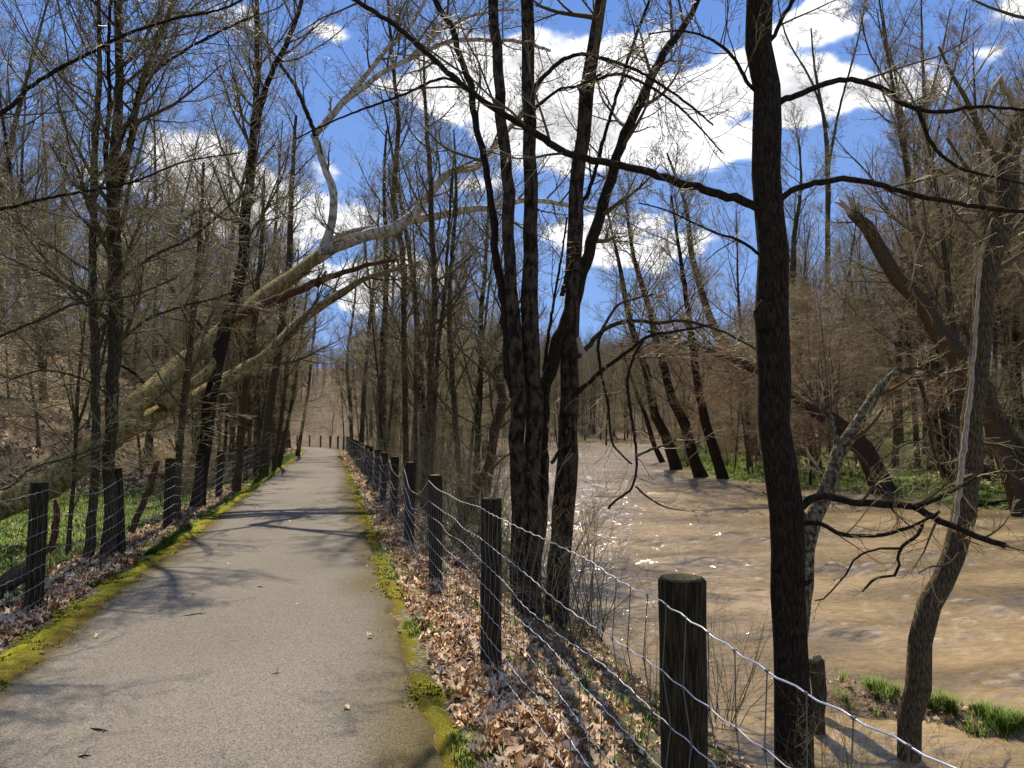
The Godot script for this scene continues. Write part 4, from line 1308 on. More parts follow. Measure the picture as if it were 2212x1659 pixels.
	limb("snag", [Vector4(2.91, 5.56, -8.64, 0.0252), Vector4(2.86, 5.71, -8.65, 0.0224), Vector4(2.84, 5.75, -8.65, 0.0224)], M.bark_dark, 6, 0, 1.00, 0.30, 1, 0.020, 0.05, "")
	clothe(M.twig, 1.8)

func hero_1() -> void:
	var t: Node3D
	t = thing("leaning_sycamore", "big half-fallen sycamore leaning across over the path from the left fence", "tree", Vector3(-6.63, -0.45, -15.23), "")
	fresh(t)
	limb("trunk", [Vector4(-6.63, -0.80, -15.23, 0.3543), Vector4(-6.63, -0.47, -15.23, 0.3018), Vector4(-6.01, 0.09, -15.07, 0.2465), Vector4(-5.59, 0.29, -15.06, 0.2404), Vector4(-4.85, 0.64, -15.18, 0.2458), Vector4(-4.33, 1.15, -15.33, 0.2512), Vector4(-3.99, 1.49, -15.54, 0.2481), Vector4(-3.78, 1.81, -15.78, 0.2184), Vector4(-3.64, 2.11, -15.83, 0.1935), Vector4(-3.42, 2.43, -16.27, 0.1909), Vector4(-3.11, 2.89, -16.83, 0.1896), Vector4(-2.64, 3.49, -17.51, 0.1843), Vector4(-2.24, 3.97, -18.01, 0.1756), Vector4(-1.65, 4.74, -18.71, 0.1681), Vector4(-0.99, 5.36, -19.30, 0.1639), Vector4(-0.35, 6.07, -19.86, 0.1645)], M.syc_low, 18, 6, 1.20, 0.60, 2, 0.010, 0.05, "")
	limb("limb", [Vector4(-0.50, 5.91, -19.80, 0.1753), Vector4(-0.05, 6.26, -19.87, 0.1652), Vector4(0.64, 6.58, -19.94, 0.1613), Vector4(1.45, 6.87, -20.02, 0.1575), Vector4(2.02, 7.29, -20.08, 0.1469), Vector4(2.39, 7.84, -20.16, 0.1174), Vector4(2.98, 8.56, -20.26, 0.1064), Vector4(3.75, 8.80, -20.31, 0.0887), Vector4(4.29, 9.53, -20.40, 0.0705), Vector4(5.02, 10.47, -20.50, 0.0520), Vector4(5.81, 11.78, -20.65, 0.0331)], M.syc_up, 12, 12, 1.80, 0.30, 1, 0.015, 0.05, "")
	limb("limb", [Vector4(1.86, 7.17, -20.31, 0.1050), Vector4(2.59, 7.37, -20.38, 0.1062), Vector4(3.45, 7.61, -20.45, 0.0950), Vector4(4.31, 7.78, -20.52, 0.0834), Vector4(5.00, 8.01, -20.56, 0.0777), Vector4(5.67, 8.07, -20.61, 0.0719), Vector4(6.47, 8.02, -20.67, 0.0595), Vector4(7.32, 8.00, -20.73, 0.0468), Vector4(8.38, 7.82, -20.81, 0.0271)], M.syc_up, 10, 14, 1.80, 0.20, 1, 0.015, 0.05, "")
	limb("limb", [Vector4(-0.35, 6.03, -19.86, 0.1292), Vector4(-0.19, 6.55, -19.92, 0.1123), Vector4(-0.10, 6.88, -19.96, 0.1068), Vector4(-0.07, 7.73, -20.09, 0.1078), Vector4(-0.31, 8.47, -20.27, 0.1027), Vector4(-0.49, 9.13, -20.43, 0.1034), Vector4(-0.57, 9.34, -20.48, 0.1037), Vector4(-0.21, 9.84, -20.50, 0.0982), Vector4(0.11, 10.30, -20.52, 0.0926)], M.syc_up, 12, 3, 1.00, 0.40, 2, 0.010, 0.05, "")
	limb("branch", [Vector4(0.11, 10.30, -20.52, 0.0803), Vector4(0.59, 10.95, -20.54, 0.0748), Vector4(1.32, 12.00, -20.57, 0.0661), Vector4(1.82, 12.52, -20.57, 0.0611), Vector4(2.32, 13.49, -20.60, 0.0537), Vector4(2.74, 14.65, -20.67, 0.0453)], M.syc_up, 8, 12, 1.70, 0.20, 1, 0.015, 0.05, "")
	limb("branch", [Vector4(0.11, 10.30, -20.52, 0.0864), Vector4(0.71, 10.84, -20.54, 0.0809), Vector4(1.24, 11.34, -20.56, 0.0760), Vector4(1.82, 11.70, -20.57, 0.0712), Vector4(2.67, 12.20, -20.57, 0.0643), Vector4(3.26, 12.43, -20.57, 0.0598), Vector4(4.05, 12.53, -20.56, 0.0540), Vector4(5.00, 12.60, -20.56, 0.0469), Vector4(5.93, 12.44, -20.58, 0.0398)], M.syc_up, 8, 14, 1.80, 0.20, 1, 0.015, 0.05, "")
	limb("branch", [Vector4(1.84, 11.79, -20.75, 0.0511), Vector4(2.60, 12.59, -20.76, 0.0441), Vector4(3.29, 13.07, -20.75, 0.0387), Vector4(4.08, 13.43, -20.74, 0.0329), Vector4(5.01, 13.63, -20.72, 0.0265)], M.syc_up, 6, 10, 1.50, 0.20, 1, 0.015, 0.05, "")
	limb("branch", [Vector4(-0.53, 9.26, -20.22, 0.0602), Vector4(-1.07, 10.68, -20.69, 0.0485), Vector4(-1.58, 11.55, -21.04, 0.0407), Vector4(-2.11, 12.58, -21.41, 0.0316)], M.bark_dark, 6, 10, 1.60, 0.20, 1, 0.020, 0.05, "")
	limb("branch", [Vector4(1.48, 6.85, -20.11, 0.0487), Vector4(0.76, 6.85, -20.02, 0.0502), Vector4(0.06, 6.57, -19.94, 0.0517), Vector4(-0.39, 6.17, -19.87, 0.0529)], M.syc_up, 6, 8, 1.20, 0.10, 1, 0.020, 0.05, "")
	limb("trunk_fork", [Vector4(-4.03, 1.41, -15.56, 0.1711), Vector4(-3.72, 1.68, -16.04, 0.1778), Vector4(-3.33, 1.97, -16.53, 0.1663), Vector4(-2.84, 2.27, -17.06, 0.1540), Vector4(-2.45, 2.59, -17.47, 0.1490), Vector4(-1.88, 3.01, -18.00, 0.1395), Vector4(-1.42, 3.40, -18.40, 0.1331), Vector4(-0.95, 4.06, -18.91, 0.1324), Vector4(-0.43, 4.59, -19.33, 0.1137), Vector4(0.17, 5.08, -19.74, 0.0937), Vector4(0.75, 5.52, -20.09, 0.0721), Vector4(1.49, 5.87, -20.46, 0.0555), Vector4(2.22, 6.19, -20.80, 0.0380)], M.syc_low, 14, 14, 1.70, 0.35, 1, 0.010, 0.05, "")
	limb("branch", [Vector4(-3.25, 2.05, -16.16, 0.1175), Vector4(-3.01, 2.38, -16.39, 0.1152), Vector4(-2.76, 2.57, -16.55, 0.1122), Vector4(-2.53, 2.77, -16.71, 0.1043), Vector4(-2.38, 3.14, -16.92, 0.0482)], M.syc_low, 10, 0, 1.00, 0.30, 1, 0.020, 0.05, "")
	limb("branch", [Vector4(-2.41, 3.84, -17.50, 0.0700), Vector4(-2.02, 4.20, -17.84, 0.1129), Vector4(-1.59, 4.43, -18.14, 0.1103), Vector4(-0.94, 4.85, -18.58, 0.1033), Vector4(-0.26, 5.26, -19.00, 0.0842), Vector4(0.16, 5.48, -19.23, 0.0685), Vector4(0.93, 5.82, -19.61, 0.0530), Vector4(1.61, 6.04, -19.92, 0.0361)], M.dead_red, 9, 5, 0.80, 0.40, 2, 0.020, 0.05, "reddish dead branch")
	limb("branch", [Vector4(-0.43, 5.10, -19.22, 0.0680), Vector4(-0.29, 5.33, -19.18, 0.0448), Vector4(-0.21, 5.50, -19.14, 0.0283)], M.dead_red, 6, 0, 1.00, 0.30, 1, 0.020, 0.05, "")
	limb("branch", [Vector4(-2.53, 3.53, -17.44, 0.0398), Vector4(-2.84, 3.89, -17.57, 0.0360), Vector4(-3.36, 4.51, -17.79, 0.0296), Vector4(-3.80, 5.35, -18.00, 0.0222), Vector4(-3.94, 6.20, -18.12, 0.0154)], M.bark_dark, 6, 14, 1.80, 0.15, 1, 0.030, 0.05, "")
	limb("branch", [Vector4(-3.43, 2.32, -16.18, 0.0361), Vector4(-3.84, 2.76, -16.11, 0.0296), Vector4(-4.49, 3.01, -16.07, 0.0219), Vector4(-5.29, 3.08, -16.05, 0.0131)], M.bark_dark, 6, 14, 1.60, 0.15, 1, 0.030, 0.05, "")
	clothe(M.twig, 1.8)
	seed_balls(t)
	t = thing("bare_tree", "slim straight trunk before the leaning sycamore, left one of a close pair", "tree", Vector3(-2.94, -0.05, -10.66), "")
	fresh(t)
	limb("trunk", [Vector4(-2.94, -0.40, -10.66, 0.0820), Vector4(-2.94, -0.07, -10.66, 0.0698), Vector4(-2.91, 0.58, -10.61, 0.0520), Vector4(-2.88, 1.27, -10.56, 0.0492), Vector4(-2.89, 1.97, -10.52, 0.0492), Vector4(-2.92, 2.81, -10.48, 0.0492), Vector4(-2.95, 3.77, -10.43, 0.0434), Vector4(-2.94, 4.95, -10.35, 0.0376), Vector4(-2.90, 6.10, -10.27, 0.0289), Vector4(-2.95, 7.54, -10.19, 0.0173)], M.bark_grey, 12, 22, 1.70, 0.30, 1, 0.020, 0.05, "")
	clothe(M.twig, 1.8)
	t = thing("bare_tree", "thicker forking trunk, right one of a close pair by the left fence", "tree", Vector3(-2.77, -0.03, -10.83), "")
	fresh(t)
	limb("trunk", [Vector4(-2.77, -0.38, -10.83, 0.1156), Vector4(-2.77, -0.05, -10.83, 0.0984), Vector4(-2.76, 0.56, -10.79, 0.0767), Vector4(-2.76, 1.26, -10.74, 0.0738), Vector4(-2.75, 2.07, -10.69, 0.0767), Vector4(-2.71, 2.84, -10.64, 0.0797), Vector4(-2.74, 3.82, -10.58, 0.0827), Vector4(-2.75, 4.72, -10.53, 0.0767), Vector4(-2.71, 5.70, -10.46, 0.0561), Vector4(-2.73, 7.08, -10.38, 0.0472), Vector4(-2.73, 8.85, -10.27, 0.0236)], M.bark_grey, 12, 22, 2.00, 0.30, 1, 0.020, 0.05, "")
	limb("branch", [Vector4(-2.74, 4.49, -10.54, 0.0502), Vector4(-2.64, 4.98, -10.54, 0.0467), Vector4(-2.58, 5.29, -10.55, 0.0445), Vector4(-2.51, 5.97, -10.57, 0.0396), Vector4(-2.30, 6.67, -10.56, 0.0345), Vector4(-2.20, 6.98, -10.55, 0.0322), Vector4(-2.09, 7.38, -10.55, 0.0292), Vector4(-2.00, 8.04, -10.56, 0.0246)], M.bark_dark, 8, 14, 1.60, 0.30, 1, 0.012, 0.05, "")
	limb("branch", [Vector4(-2.75, 4.37, -10.55, 0.0413), Vector4(-2.83, 4.83, -10.50, 0.0370), Vector4(-2.85, 5.17, -10.46, 0.0339), Vector4(-2.80, 5.68, -10.38, 0.0292), Vector4(-2.81, 6.30, -10.29, 0.0235), Vector4(-2.78, 6.97, -10.19, 0.0173)], M.bark_dark, 8, 12, 1.50, 0.30, 1, 0.012, 0.05, "")
	limb("branch", [Vector4(-2.68, 5.31, -10.47, 0.0236), Vector4(-2.44, 5.77, -10.30, 0.0208), Vector4(-2.26, 6.07, -10.18, 0.0190), Vector4(-1.86, 6.32, -9.98, 0.0164), Vector4(-1.45, 6.51, -9.80, 0.0141), Vector4(-0.95, 6.68, -9.57, 0.0113)], M.bark_dark, 6, 14, 1.30, 0.20, 2, 0.015, 0.05, "")
	limb("branch", [Vector4(-2.72, 3.29, -10.51, 0.0205), Vector4(-2.94, 3.27, -10.42, 0.0182), Vector4(-3.34, 3.44, -10.19, 0.0135), Vector4(-3.78, 3.64, -9.91, 0.0080)], M.bark_grey, 6, 14, 1.00, 0.15, 2, 0.020, 0.05, "")
	limb("branch", [Vector4(-2.72, 3.48, -10.60, 0.0236), Vector4(-2.31, 3.85, -10.66, 0.0202), Vector4(-1.82, 4.17, -10.72, 0.0165), Vector4(-1.37, 4.65, -10.79, 0.0124), Vector4(-1.03, 4.94, -10.83, 0.0095)], M.bark_grey, 6, 14, 1.10, 0.15, 2, 0.020, 0.05, "")
	limb("branch", [Vector4(-2.68, 2.72, -10.64, 0.0207), Vector4(-2.34, 3.03, -10.66, 0.0180), Vector4(-1.90, 3.23, -10.68, 0.0152), Vector4(-1.45, 3.37, -10.69, 0.0124), Vector4(-0.99, 3.64, -10.70, 0.0093)], M.bark_grey, 6, 14, 1.00, 0.15, 2, 0.020, 0.05, "")
	limb("branch", [Vector4(-2.70, 2.01, -10.58, 0.0175), Vector4(-3.01, 2.23, -10.43, 0.0147), Vector4(-3.42, 2.32, -10.27, 0.0114), Vector4(-3.80, 2.14, -10.11, 0.0081)], M.bark_grey, 6, 12, 1.00, 0.15, 2, 0.020, 0.05, "")
	clothe(M.twig, 1.8)
	t = thing("bare_tree", "dark boughs sweeping in from the left edge across the upper left", "tree", Vector3(-5.46, -0.45, -9.81), "")
	fresh(t)
	limb("trunk", [Vector4(-5.46, -0.80, -9.81, 0.1334), Vector4(-5.46, -0.47, -9.81, 0.1136), Vector4(-5.43, 1.25, -9.72, 0.0939), Vector4(-5.41, 3.23, -9.59, 0.0840), Vector4(-5.34, 5.20, -9.45, 0.0692), Vector4(-5.27, 7.17, -9.32, 0.0494), Vector4(-5.24, 8.65, -9.22, 0.0198)], M.bark_grey, 12, 10, 2.00, 0.30, 1, 0.020, 0.05, "")
	limb("branch", [Vector4(-5.37, 4.11, -9.53, 0.0346), Vector4(-4.44, 4.54, -9.25, 0.0296), Vector4(-3.47, 4.94, -8.95, 0.0245), Vector4(-3.18, 5.20, -8.85, 0.0227), Vector4(-2.88, 5.39, -8.76, 0.0209), Vector4(-2.51, 5.58, -8.65, 0.0189), Vector4(-2.18, 5.74, -8.54, 0.0171), Vector4(-1.66, 5.90, -8.39, 0.0145), Vector4(-1.18, 5.99, -8.25, 0.0122), Vector4(-0.72, 6.22, -8.11, 0.0096)], M.bark_dark, 8, 16, 1.20, 0.25, 2, 0.012, 0.05, "")
	limb("branch", [Vector4(-5.39, 3.82, -9.55, 0.0272), Vector4(-4.24, 3.91, -9.33, 0.0221), Vector4(-3.53, 3.98, -9.20, 0.0190), Vector4(-3.10, 4.09, -9.11, 0.0170), Vector4(-2.67, 4.18, -9.02, 0.0151), Vector4(-2.19, 4.28, -8.93, 0.0129), Vector4(-1.61, 4.52, -8.81, 0.0102), Vector4(-1.02, 4.63, -8.69, 0.0076)], M.bark_dark, 8, 16, 1.10, 0.25, 2, 0.012, 0.05, "")
	limb("branch", [Vector4(-5.39, 1.75, -9.68, 0.0247), Vector4(-4.48, 2.15, -9.55, 0.0205), Vector4(-3.56, 2.62, -9.41, 0.0161), Vector4(-3.14, 2.82, -9.35, 0.0141), Vector4(-2.76, 3.00, -9.29, 0.0123), Vector4(-2.22, 3.09, -9.22, 0.0100), Vector4(-1.73, 3.30, -9.14, 0.0078)], M.bark_grey, 8, 16, 1.00, 0.25, 2, 0.015, 0.05, "")
	limb("branch", [Vector4(-5.40, 0.76, -9.74, 0.0198), Vector4(-4.55, 0.84, -9.80, 0.0164), Vector4(-3.66, 0.92, -9.83, 0.0129), Vector4(-3.34, 1.17, -9.85, 0.0113), Vector4(-2.92, 1.30, -9.86, 0.0096), Vector4(-2.58, 1.44, -9.87, 0.0081)], M.bark_grey, 7, 14, 0.80, 0.25, 2, 0.020, 0.05, "")
	clothe(M.twig, 1.8)
	t = thing("bare_tree", "dark trunk leaning gently right and forking in two, rising behind the sycamore's limbs", "tree", Vector3(-2.74, -0.03, -17.20), "")
	fresh(t)
	limb("trunk", [Vector4(-2.74, -0.38, -17.20, 0.2017), Vector4(-2.74, -0.05, -17.20, 0.1718), Vector4(-2.68, 0.35, -17.16, 0.1349), Vector4(-2.57, 1.60, -17.06, 0.1301), Vector4(-2.38, 2.97, -16.93, 0.1253), Vector4(-2.14, 4.00, -16.81, 0.1205), Vector4(-1.91, 4.77, -16.71, 0.1157), Vector4(-1.80, 6.38, -16.58, 0.1060), Vector4(-1.70, 7.66, -16.48, 0.0771), Vector4(-1.62, 8.94, -16.38, 0.0578), Vector4(-1.67, 10.54, -16.29, 0.0434), Vector4(-1.64, 12.47, -16.17, 0.0241)], M.bark_dark, 12, 24, 2.20, 0.40, 1, 0.020, 0.05, "")
	limb("branch", [Vector4(-1.76, 7.18, -16.52, 0.0723), Vector4(-1.54, 8.53, -16.56, 0.0623), Vector4(-1.33, 9.22, -16.56, 0.0570), Vector4(-1.09, 9.74, -16.54, 0.0527), Vector4(-0.88, 10.37, -16.53, 0.0478), Vector4(-0.78, 10.79, -16.53, 0.0446), Vector4(-0.52, 12.08, -16.55, 0.0350)], M.bark_dark, 8, 14, 1.80, 0.25, 1, 0.012, 0.05, "")
	limb("branch", [Vector4(-1.88, 5.93, -16.63, 0.0482), Vector4(-2.28, 5.98, -16.55, 0.0430), Vector4(-2.72, 6.07, -16.45, 0.0373), Vector4(-3.36, 5.36, -16.27, 0.0263), Vector4(-3.91, 4.93, -16.13, 0.0181)], M.bark_moss, 7, 14, 1.40, 0.20, 2, 0.020, 0.05, "")
	clothe(M.twig, 1.8)
	t = thing("bare_tree", "brown trunk leaning right beside the path edge where the left fence ends", "tree", Vector3(-2.34, -0.03, -27.91), "")
	fresh(t)
	limb("trunk", [Vector4(-2.34, -0.38, -27.91, 0.1940), Vector4(-2.34, -0.05, -27.91, 0.1652), Vector4(-2.25, 1.23, -27.80, 0.1357), Vector4(-2.10, 2.71, -27.68, 0.1277), Vector4(-1.93, 3.87, -27.57, 0.1277), Vector4(-1.75, 5.42, -27.43, 0.1197), Vector4(-1.54, 7.49, -27.25, 0.1038), Vector4(-1.50, 10.04, -27.08, 0.0798), Vector4(-1.38, 12.43, -26.91, 0.0479)], M.bark_grey, 10, 16, 1.60, 0.30, 1, 0.020, 0.05, "")
	clothe(M.twig, 2.1)

func hero_2() -> void:
	var t: Node3D
	t = thing("bare_tree", "thin brown trunk behind the third post of the left fence", "tree", Vector3(-2.66, -0.03, -14.62), "")
	fresh(t)
	limb("trunk", [Vector4(-2.66, -0.38, -14.62, 0.0823), Vector4(-2.66, -0.05, -14.62, 0.0701), Vector4(-2.64, 1.03, -14.54, 0.0569), Vector4(-2.54, 2.25, -14.44, 0.0529), Vector4(-2.43, 3.46, -14.34, 0.0488), Vector4(-2.33, 4.92, -14.22, 0.0366), Vector4(-2.27, 6.30, -14.12, 0.0203)], M.bark_grey, 10, 16, 1.60, 0.30, 1, 0.020, 0.05, "")
	clothe(M.twig, 1.5)
	t = thing("bare_tree", "slim trunk behind the middle posts of the left fence, under the sycamore's lower limb", "tree", Vector3(-2.41, -0.03, -21.23), "")
	fresh(t)
	limb("trunk", [Vector4(-2.41, -0.38, -21.23, 0.1301), Vector4(-2.41, -0.05, -21.23, 0.1108), Vector4(-2.33, 1.23, -21.14, 0.0904), Vector4(-2.23, 2.80, -21.02, 0.0843), Vector4(-2.04, 4.36, -20.88, 0.0723), Vector4(-1.87, 6.53, -20.70, 0.0542), Vector4(-1.84, 8.21, -20.59, 0.0301)], M.bark_grey, 10, 16, 1.60, 0.30, 1, 0.020, 0.05, "")
	clothe(M.twig, 2.1)
	t = thing("bare_tree", "thin pole tree on the grassy left path edge, rightmost before the gap of sky", "tree", Vector3(-2.12, -0.03, -49.96), "")
	fresh(t)
	limb("trunk", [Vector4(-2.12, -0.38, -49.96, 0.1757), Vector4(-2.12, -0.05, -49.96, 0.1496), Vector4(-1.89, 1.59, -49.81, 0.1012), Vector4(-1.50, 4.39, -49.55, 0.0867), Vector4(-1.24, 7.65, -49.29, 0.0723), Vector4(-0.95, 11.11, -49.00, 0.0434)], M.bark_grey, 10, 16, 1.90, 0.30, 1, 0.020, 0.05, "")
	clothe(M.twig, 2.1)
	t = thing("bare_tree", "thin pole tree on the left path edge, just right of the brown leaning trunk", "tree", Vector3(-2.25, -0.03, -31.48), "")
	fresh(t)
	limb("trunk", [Vector4(-2.25, -0.38, -31.48, 0.1098), Vector4(-2.25, -0.05, -31.48, 0.0935), Vector4(-2.09, 1.05, -31.38, 0.0723), Vector4(-1.93, 2.37, -31.26, 0.0723), Vector4(-1.74, 4.30, -31.10, 0.0633), Vector4(-1.55, 6.46, -30.92, 0.0452), Vector4(-1.40, 8.63, -30.75, 0.0271)], M.bark_grey, 10, 16, 1.90, 0.30, 1, 0.020, 0.05, "")
	clothe(M.twig, 2.1)
	t = thing("bare_tree", "second thin pole tree from the brown leaning trunk at the left path edge", "tree", Vector3(-2.26, -0.03, -35.08), "")
	fresh(t)
	limb("trunk", [Vector4(-2.26, -0.38, -35.08, 0.1090), Vector4(-2.26, -0.05, -35.08, 0.0928), Vector4(-1.99, 1.59, -34.92, 0.0706), Vector4(-1.71, 3.14, -34.76, 0.0706), Vector4(-1.41, 5.42, -34.55, 0.0505), Vector4(-1.15, 7.84, -34.34, 0.0303)], M.bark_grey, 10, 16, 1.90, 0.30, 1, 0.020, 0.05, "")
	clothe(M.twig, 2.1)
	t = thing("bare_tree", "slender wavy brown trunk right behind the fence, left of the others by the path", "tree", Vector3(2.10, -0.24, -22.25), "")
	fresh(t)
	limb("trunk", [Vector4(2.10, -0.59, -22.25, 0.1431), Vector4(2.10, -0.26, -22.25, 0.1219), Vector4(2.07, 0.63, -22.21, 0.0928), Vector4(2.01, 2.16, -22.13, 0.0861), Vector4(1.95, 4.37, -22.00, 0.0861), Vector4(1.89, 6.58, -21.88, 0.0861), Vector4(1.61, 8.17, -21.85, 0.0795), Vector4(1.71, 10.37, -21.69, 0.0663), Vector4(1.52, 12.14, -21.62, 0.0530), Vector4(1.37, 13.90, -21.55, 0.0398), Vector4(1.24, 15.88, -21.46, 0.0199)], M.bark_brown, 10, 22, 1.90, 0.30, 1, 0.020, 0.05, "")
	clothe(M.twig, 1.6)
	t = thing("bare_tree", "dark trunk with a pale twin stem behind the third fence post", "tree", Vector3(2.18, -0.31, -18.65), "")
	fresh(t)
	limb("trunk", [Vector4(2.18, -0.66, -18.65, 0.1655), Vector4(2.18, -0.33, -18.65, 0.1410), Vector4(2.20, 0.59, -18.58, 0.0947), Vector4(2.28, 2.07, -18.47, 0.0892), Vector4(2.27, 3.56, -18.38, 0.0836), Vector4(2.34, 4.68, -18.29, 0.0780), Vector4(2.29, 5.79, -18.24, 0.0724), Vector4(2.21, 7.49, -18.15, 0.0613), Vector4(2.08, 9.16, -18.08, 0.0446), Vector4(2.00, 10.83, -17.99, 0.0223)], M.bark_brown, 10, 22, 1.90, 0.30, 1, 0.020, 0.05, "")
	limb("trunk_fork", [Vector4(2.32, 0.14, -18.68, 0.0560), Vector4(2.39, 1.93, -18.56, 0.0560), Vector4(2.45, 3.50, -18.44, 0.0504), Vector4(2.60, 5.06, -18.31, 0.0448), Vector4(2.67, 6.63, -18.20, 0.0336), Vector4(2.76, 8.31, -18.08, 0.0168)], M.bark_grey, 8, 14, 1.60, 0.30, 1, 0.020, 0.05, "")
	clothe(M.twig, 1.6)
	t = thing("bare_tree", "black shaded trunk farther along the right fence", "tree", Vector3(1.96, -0.15, -31.51), "")
	fresh(t)
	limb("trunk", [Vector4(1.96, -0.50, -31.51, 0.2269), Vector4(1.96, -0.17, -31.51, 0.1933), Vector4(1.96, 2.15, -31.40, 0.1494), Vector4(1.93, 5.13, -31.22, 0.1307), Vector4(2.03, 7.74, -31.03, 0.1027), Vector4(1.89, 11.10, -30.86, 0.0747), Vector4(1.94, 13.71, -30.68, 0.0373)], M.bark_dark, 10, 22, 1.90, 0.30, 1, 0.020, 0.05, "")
	clothe(M.twig, 2.2)
	t = thing("bare_tree", "crooked S-shaped trunk left of the clump of dark stems", "tree", Vector3(3.25, -0.81, -16.84), "")
	fresh(t)
	limb("trunk", [Vector4(3.25, -1.16, -16.84, 0.1521), Vector4(3.25, -0.83, -16.84, 0.1295), Vector4(3.30, 0.16, -16.81, 0.1024), Vector4(3.39, 0.85, -16.74, 0.1024), Vector4(3.48, 1.62, -16.67, 0.1024), Vector4(3.64, 2.31, -16.59, 0.0973), Vector4(3.49, 2.85, -16.60, 0.0922), Vector4(3.66, 3.23, -16.53, 0.0819), Vector4(3.77, 3.95, -16.46, 0.0666), Vector4(3.60, 4.97, -16.44, 0.0461), Vector4(3.34, 6.20, -16.42, 0.0307), Vector4(3.22, 7.22, -16.39, 0.0154)], M.bark_brown, 10, 22, 1.90, 0.30, 1, 0.020, 0.05, "")
	clothe(M.twig, 1.6)
	t = thing("bare_tree", "thin trunk bending left among the saplings right of the third fence post", "tree", Vector3(3.14, -0.71, -18.94), "")
	fresh(t)
	limb("trunk", [Vector4(3.14, -1.06, -18.94, 0.1082), Vector4(3.14, -0.73, -18.94, 0.0921), Vector4(3.06, 0.57, -18.90, 0.0687), Vector4(2.96, 1.71, -18.85, 0.0687), Vector4(2.83, 3.23, -18.78, 0.0687), Vector4(2.77, 4.38, -18.73, 0.0630), Vector4(2.80, 5.82, -18.63, 0.0515), Vector4(2.89, 7.42, -18.51, 0.0401), Vector4(2.81, 9.02, -18.43, 0.0172)], M.bark_grey, 10, 22, 1.90, 0.30, 1, 0.020, 0.05, "")
	clothe(M.twig, 1.6)
	t = thing("bare_tree", "dark straight thin trunk standing just left of the crooked one", "tree", Vector3(3.80, -0.90, -20.86), "")
	fresh(t)
	limb("trunk", [Vector4(3.80, -1.25, -20.86, 0.1366), Vector4(3.80, -0.92, -20.86, 0.1164), Vector4(3.85, 1.30, -20.72, 0.0886), Vector4(3.91, 2.98, -20.60, 0.0822), Vector4(3.91, 4.75, -20.49, 0.0696), Vector4(4.01, 6.27, -20.38, 0.0506), Vector4(4.05, 7.91, -20.27, 0.0253)], M.bark_dark, 10, 22, 1.90, 0.30, 1, 0.020, 0.05, "")
	clothe(M.twig, 1.6)
	t = thing("bare_tree", "thin grey trunk by the right fence nearest to the path's far end", "tree", Vector3(1.45, -0.05, -40.89), "")
	fresh(t)
	limb("trunk", [Vector4(1.45, -0.40, -40.89, 0.1789), Vector4(1.45, -0.07, -40.89, 0.1524), Vector4(1.49, 2.31, -40.75, 0.1205), Vector4(1.62, 4.72, -40.57, 0.1084), Vector4(1.82, 7.60, -40.35, 0.0964), Vector4(2.06, 10.49, -40.11, 0.0723), Vector4(2.21, 13.62, -39.89, 0.0361)], M.bark_grey, 10, 22, 1.90, 0.30, 1, 0.020, 0.05, "")
	clothe(M.twig, 2.2)
	t = thing("bare_tree", "small pole tree at the far end of the right fence leaning over the path", "tree", Vector3(1.27, -0.03, -53.28), "")
	fresh(t)
	limb("trunk", [Vector4(1.27, -0.38, -53.28, 0.1692), Vector4(1.27, -0.05, -53.28, 0.1441), Vector4(1.14, 3.15, -53.13, 0.1253), Vector4(0.88, 6.28, -52.99, 0.1096), Vector4(1.29, 10.03, -52.66, 0.0783), Vector4(1.55, 13.16, -52.41, 0.0470)], M.bark_grey, 10, 22, 1.90, 0.30, 1, 0.020, 0.05, "")
	clothe(M.twig, 2.2)

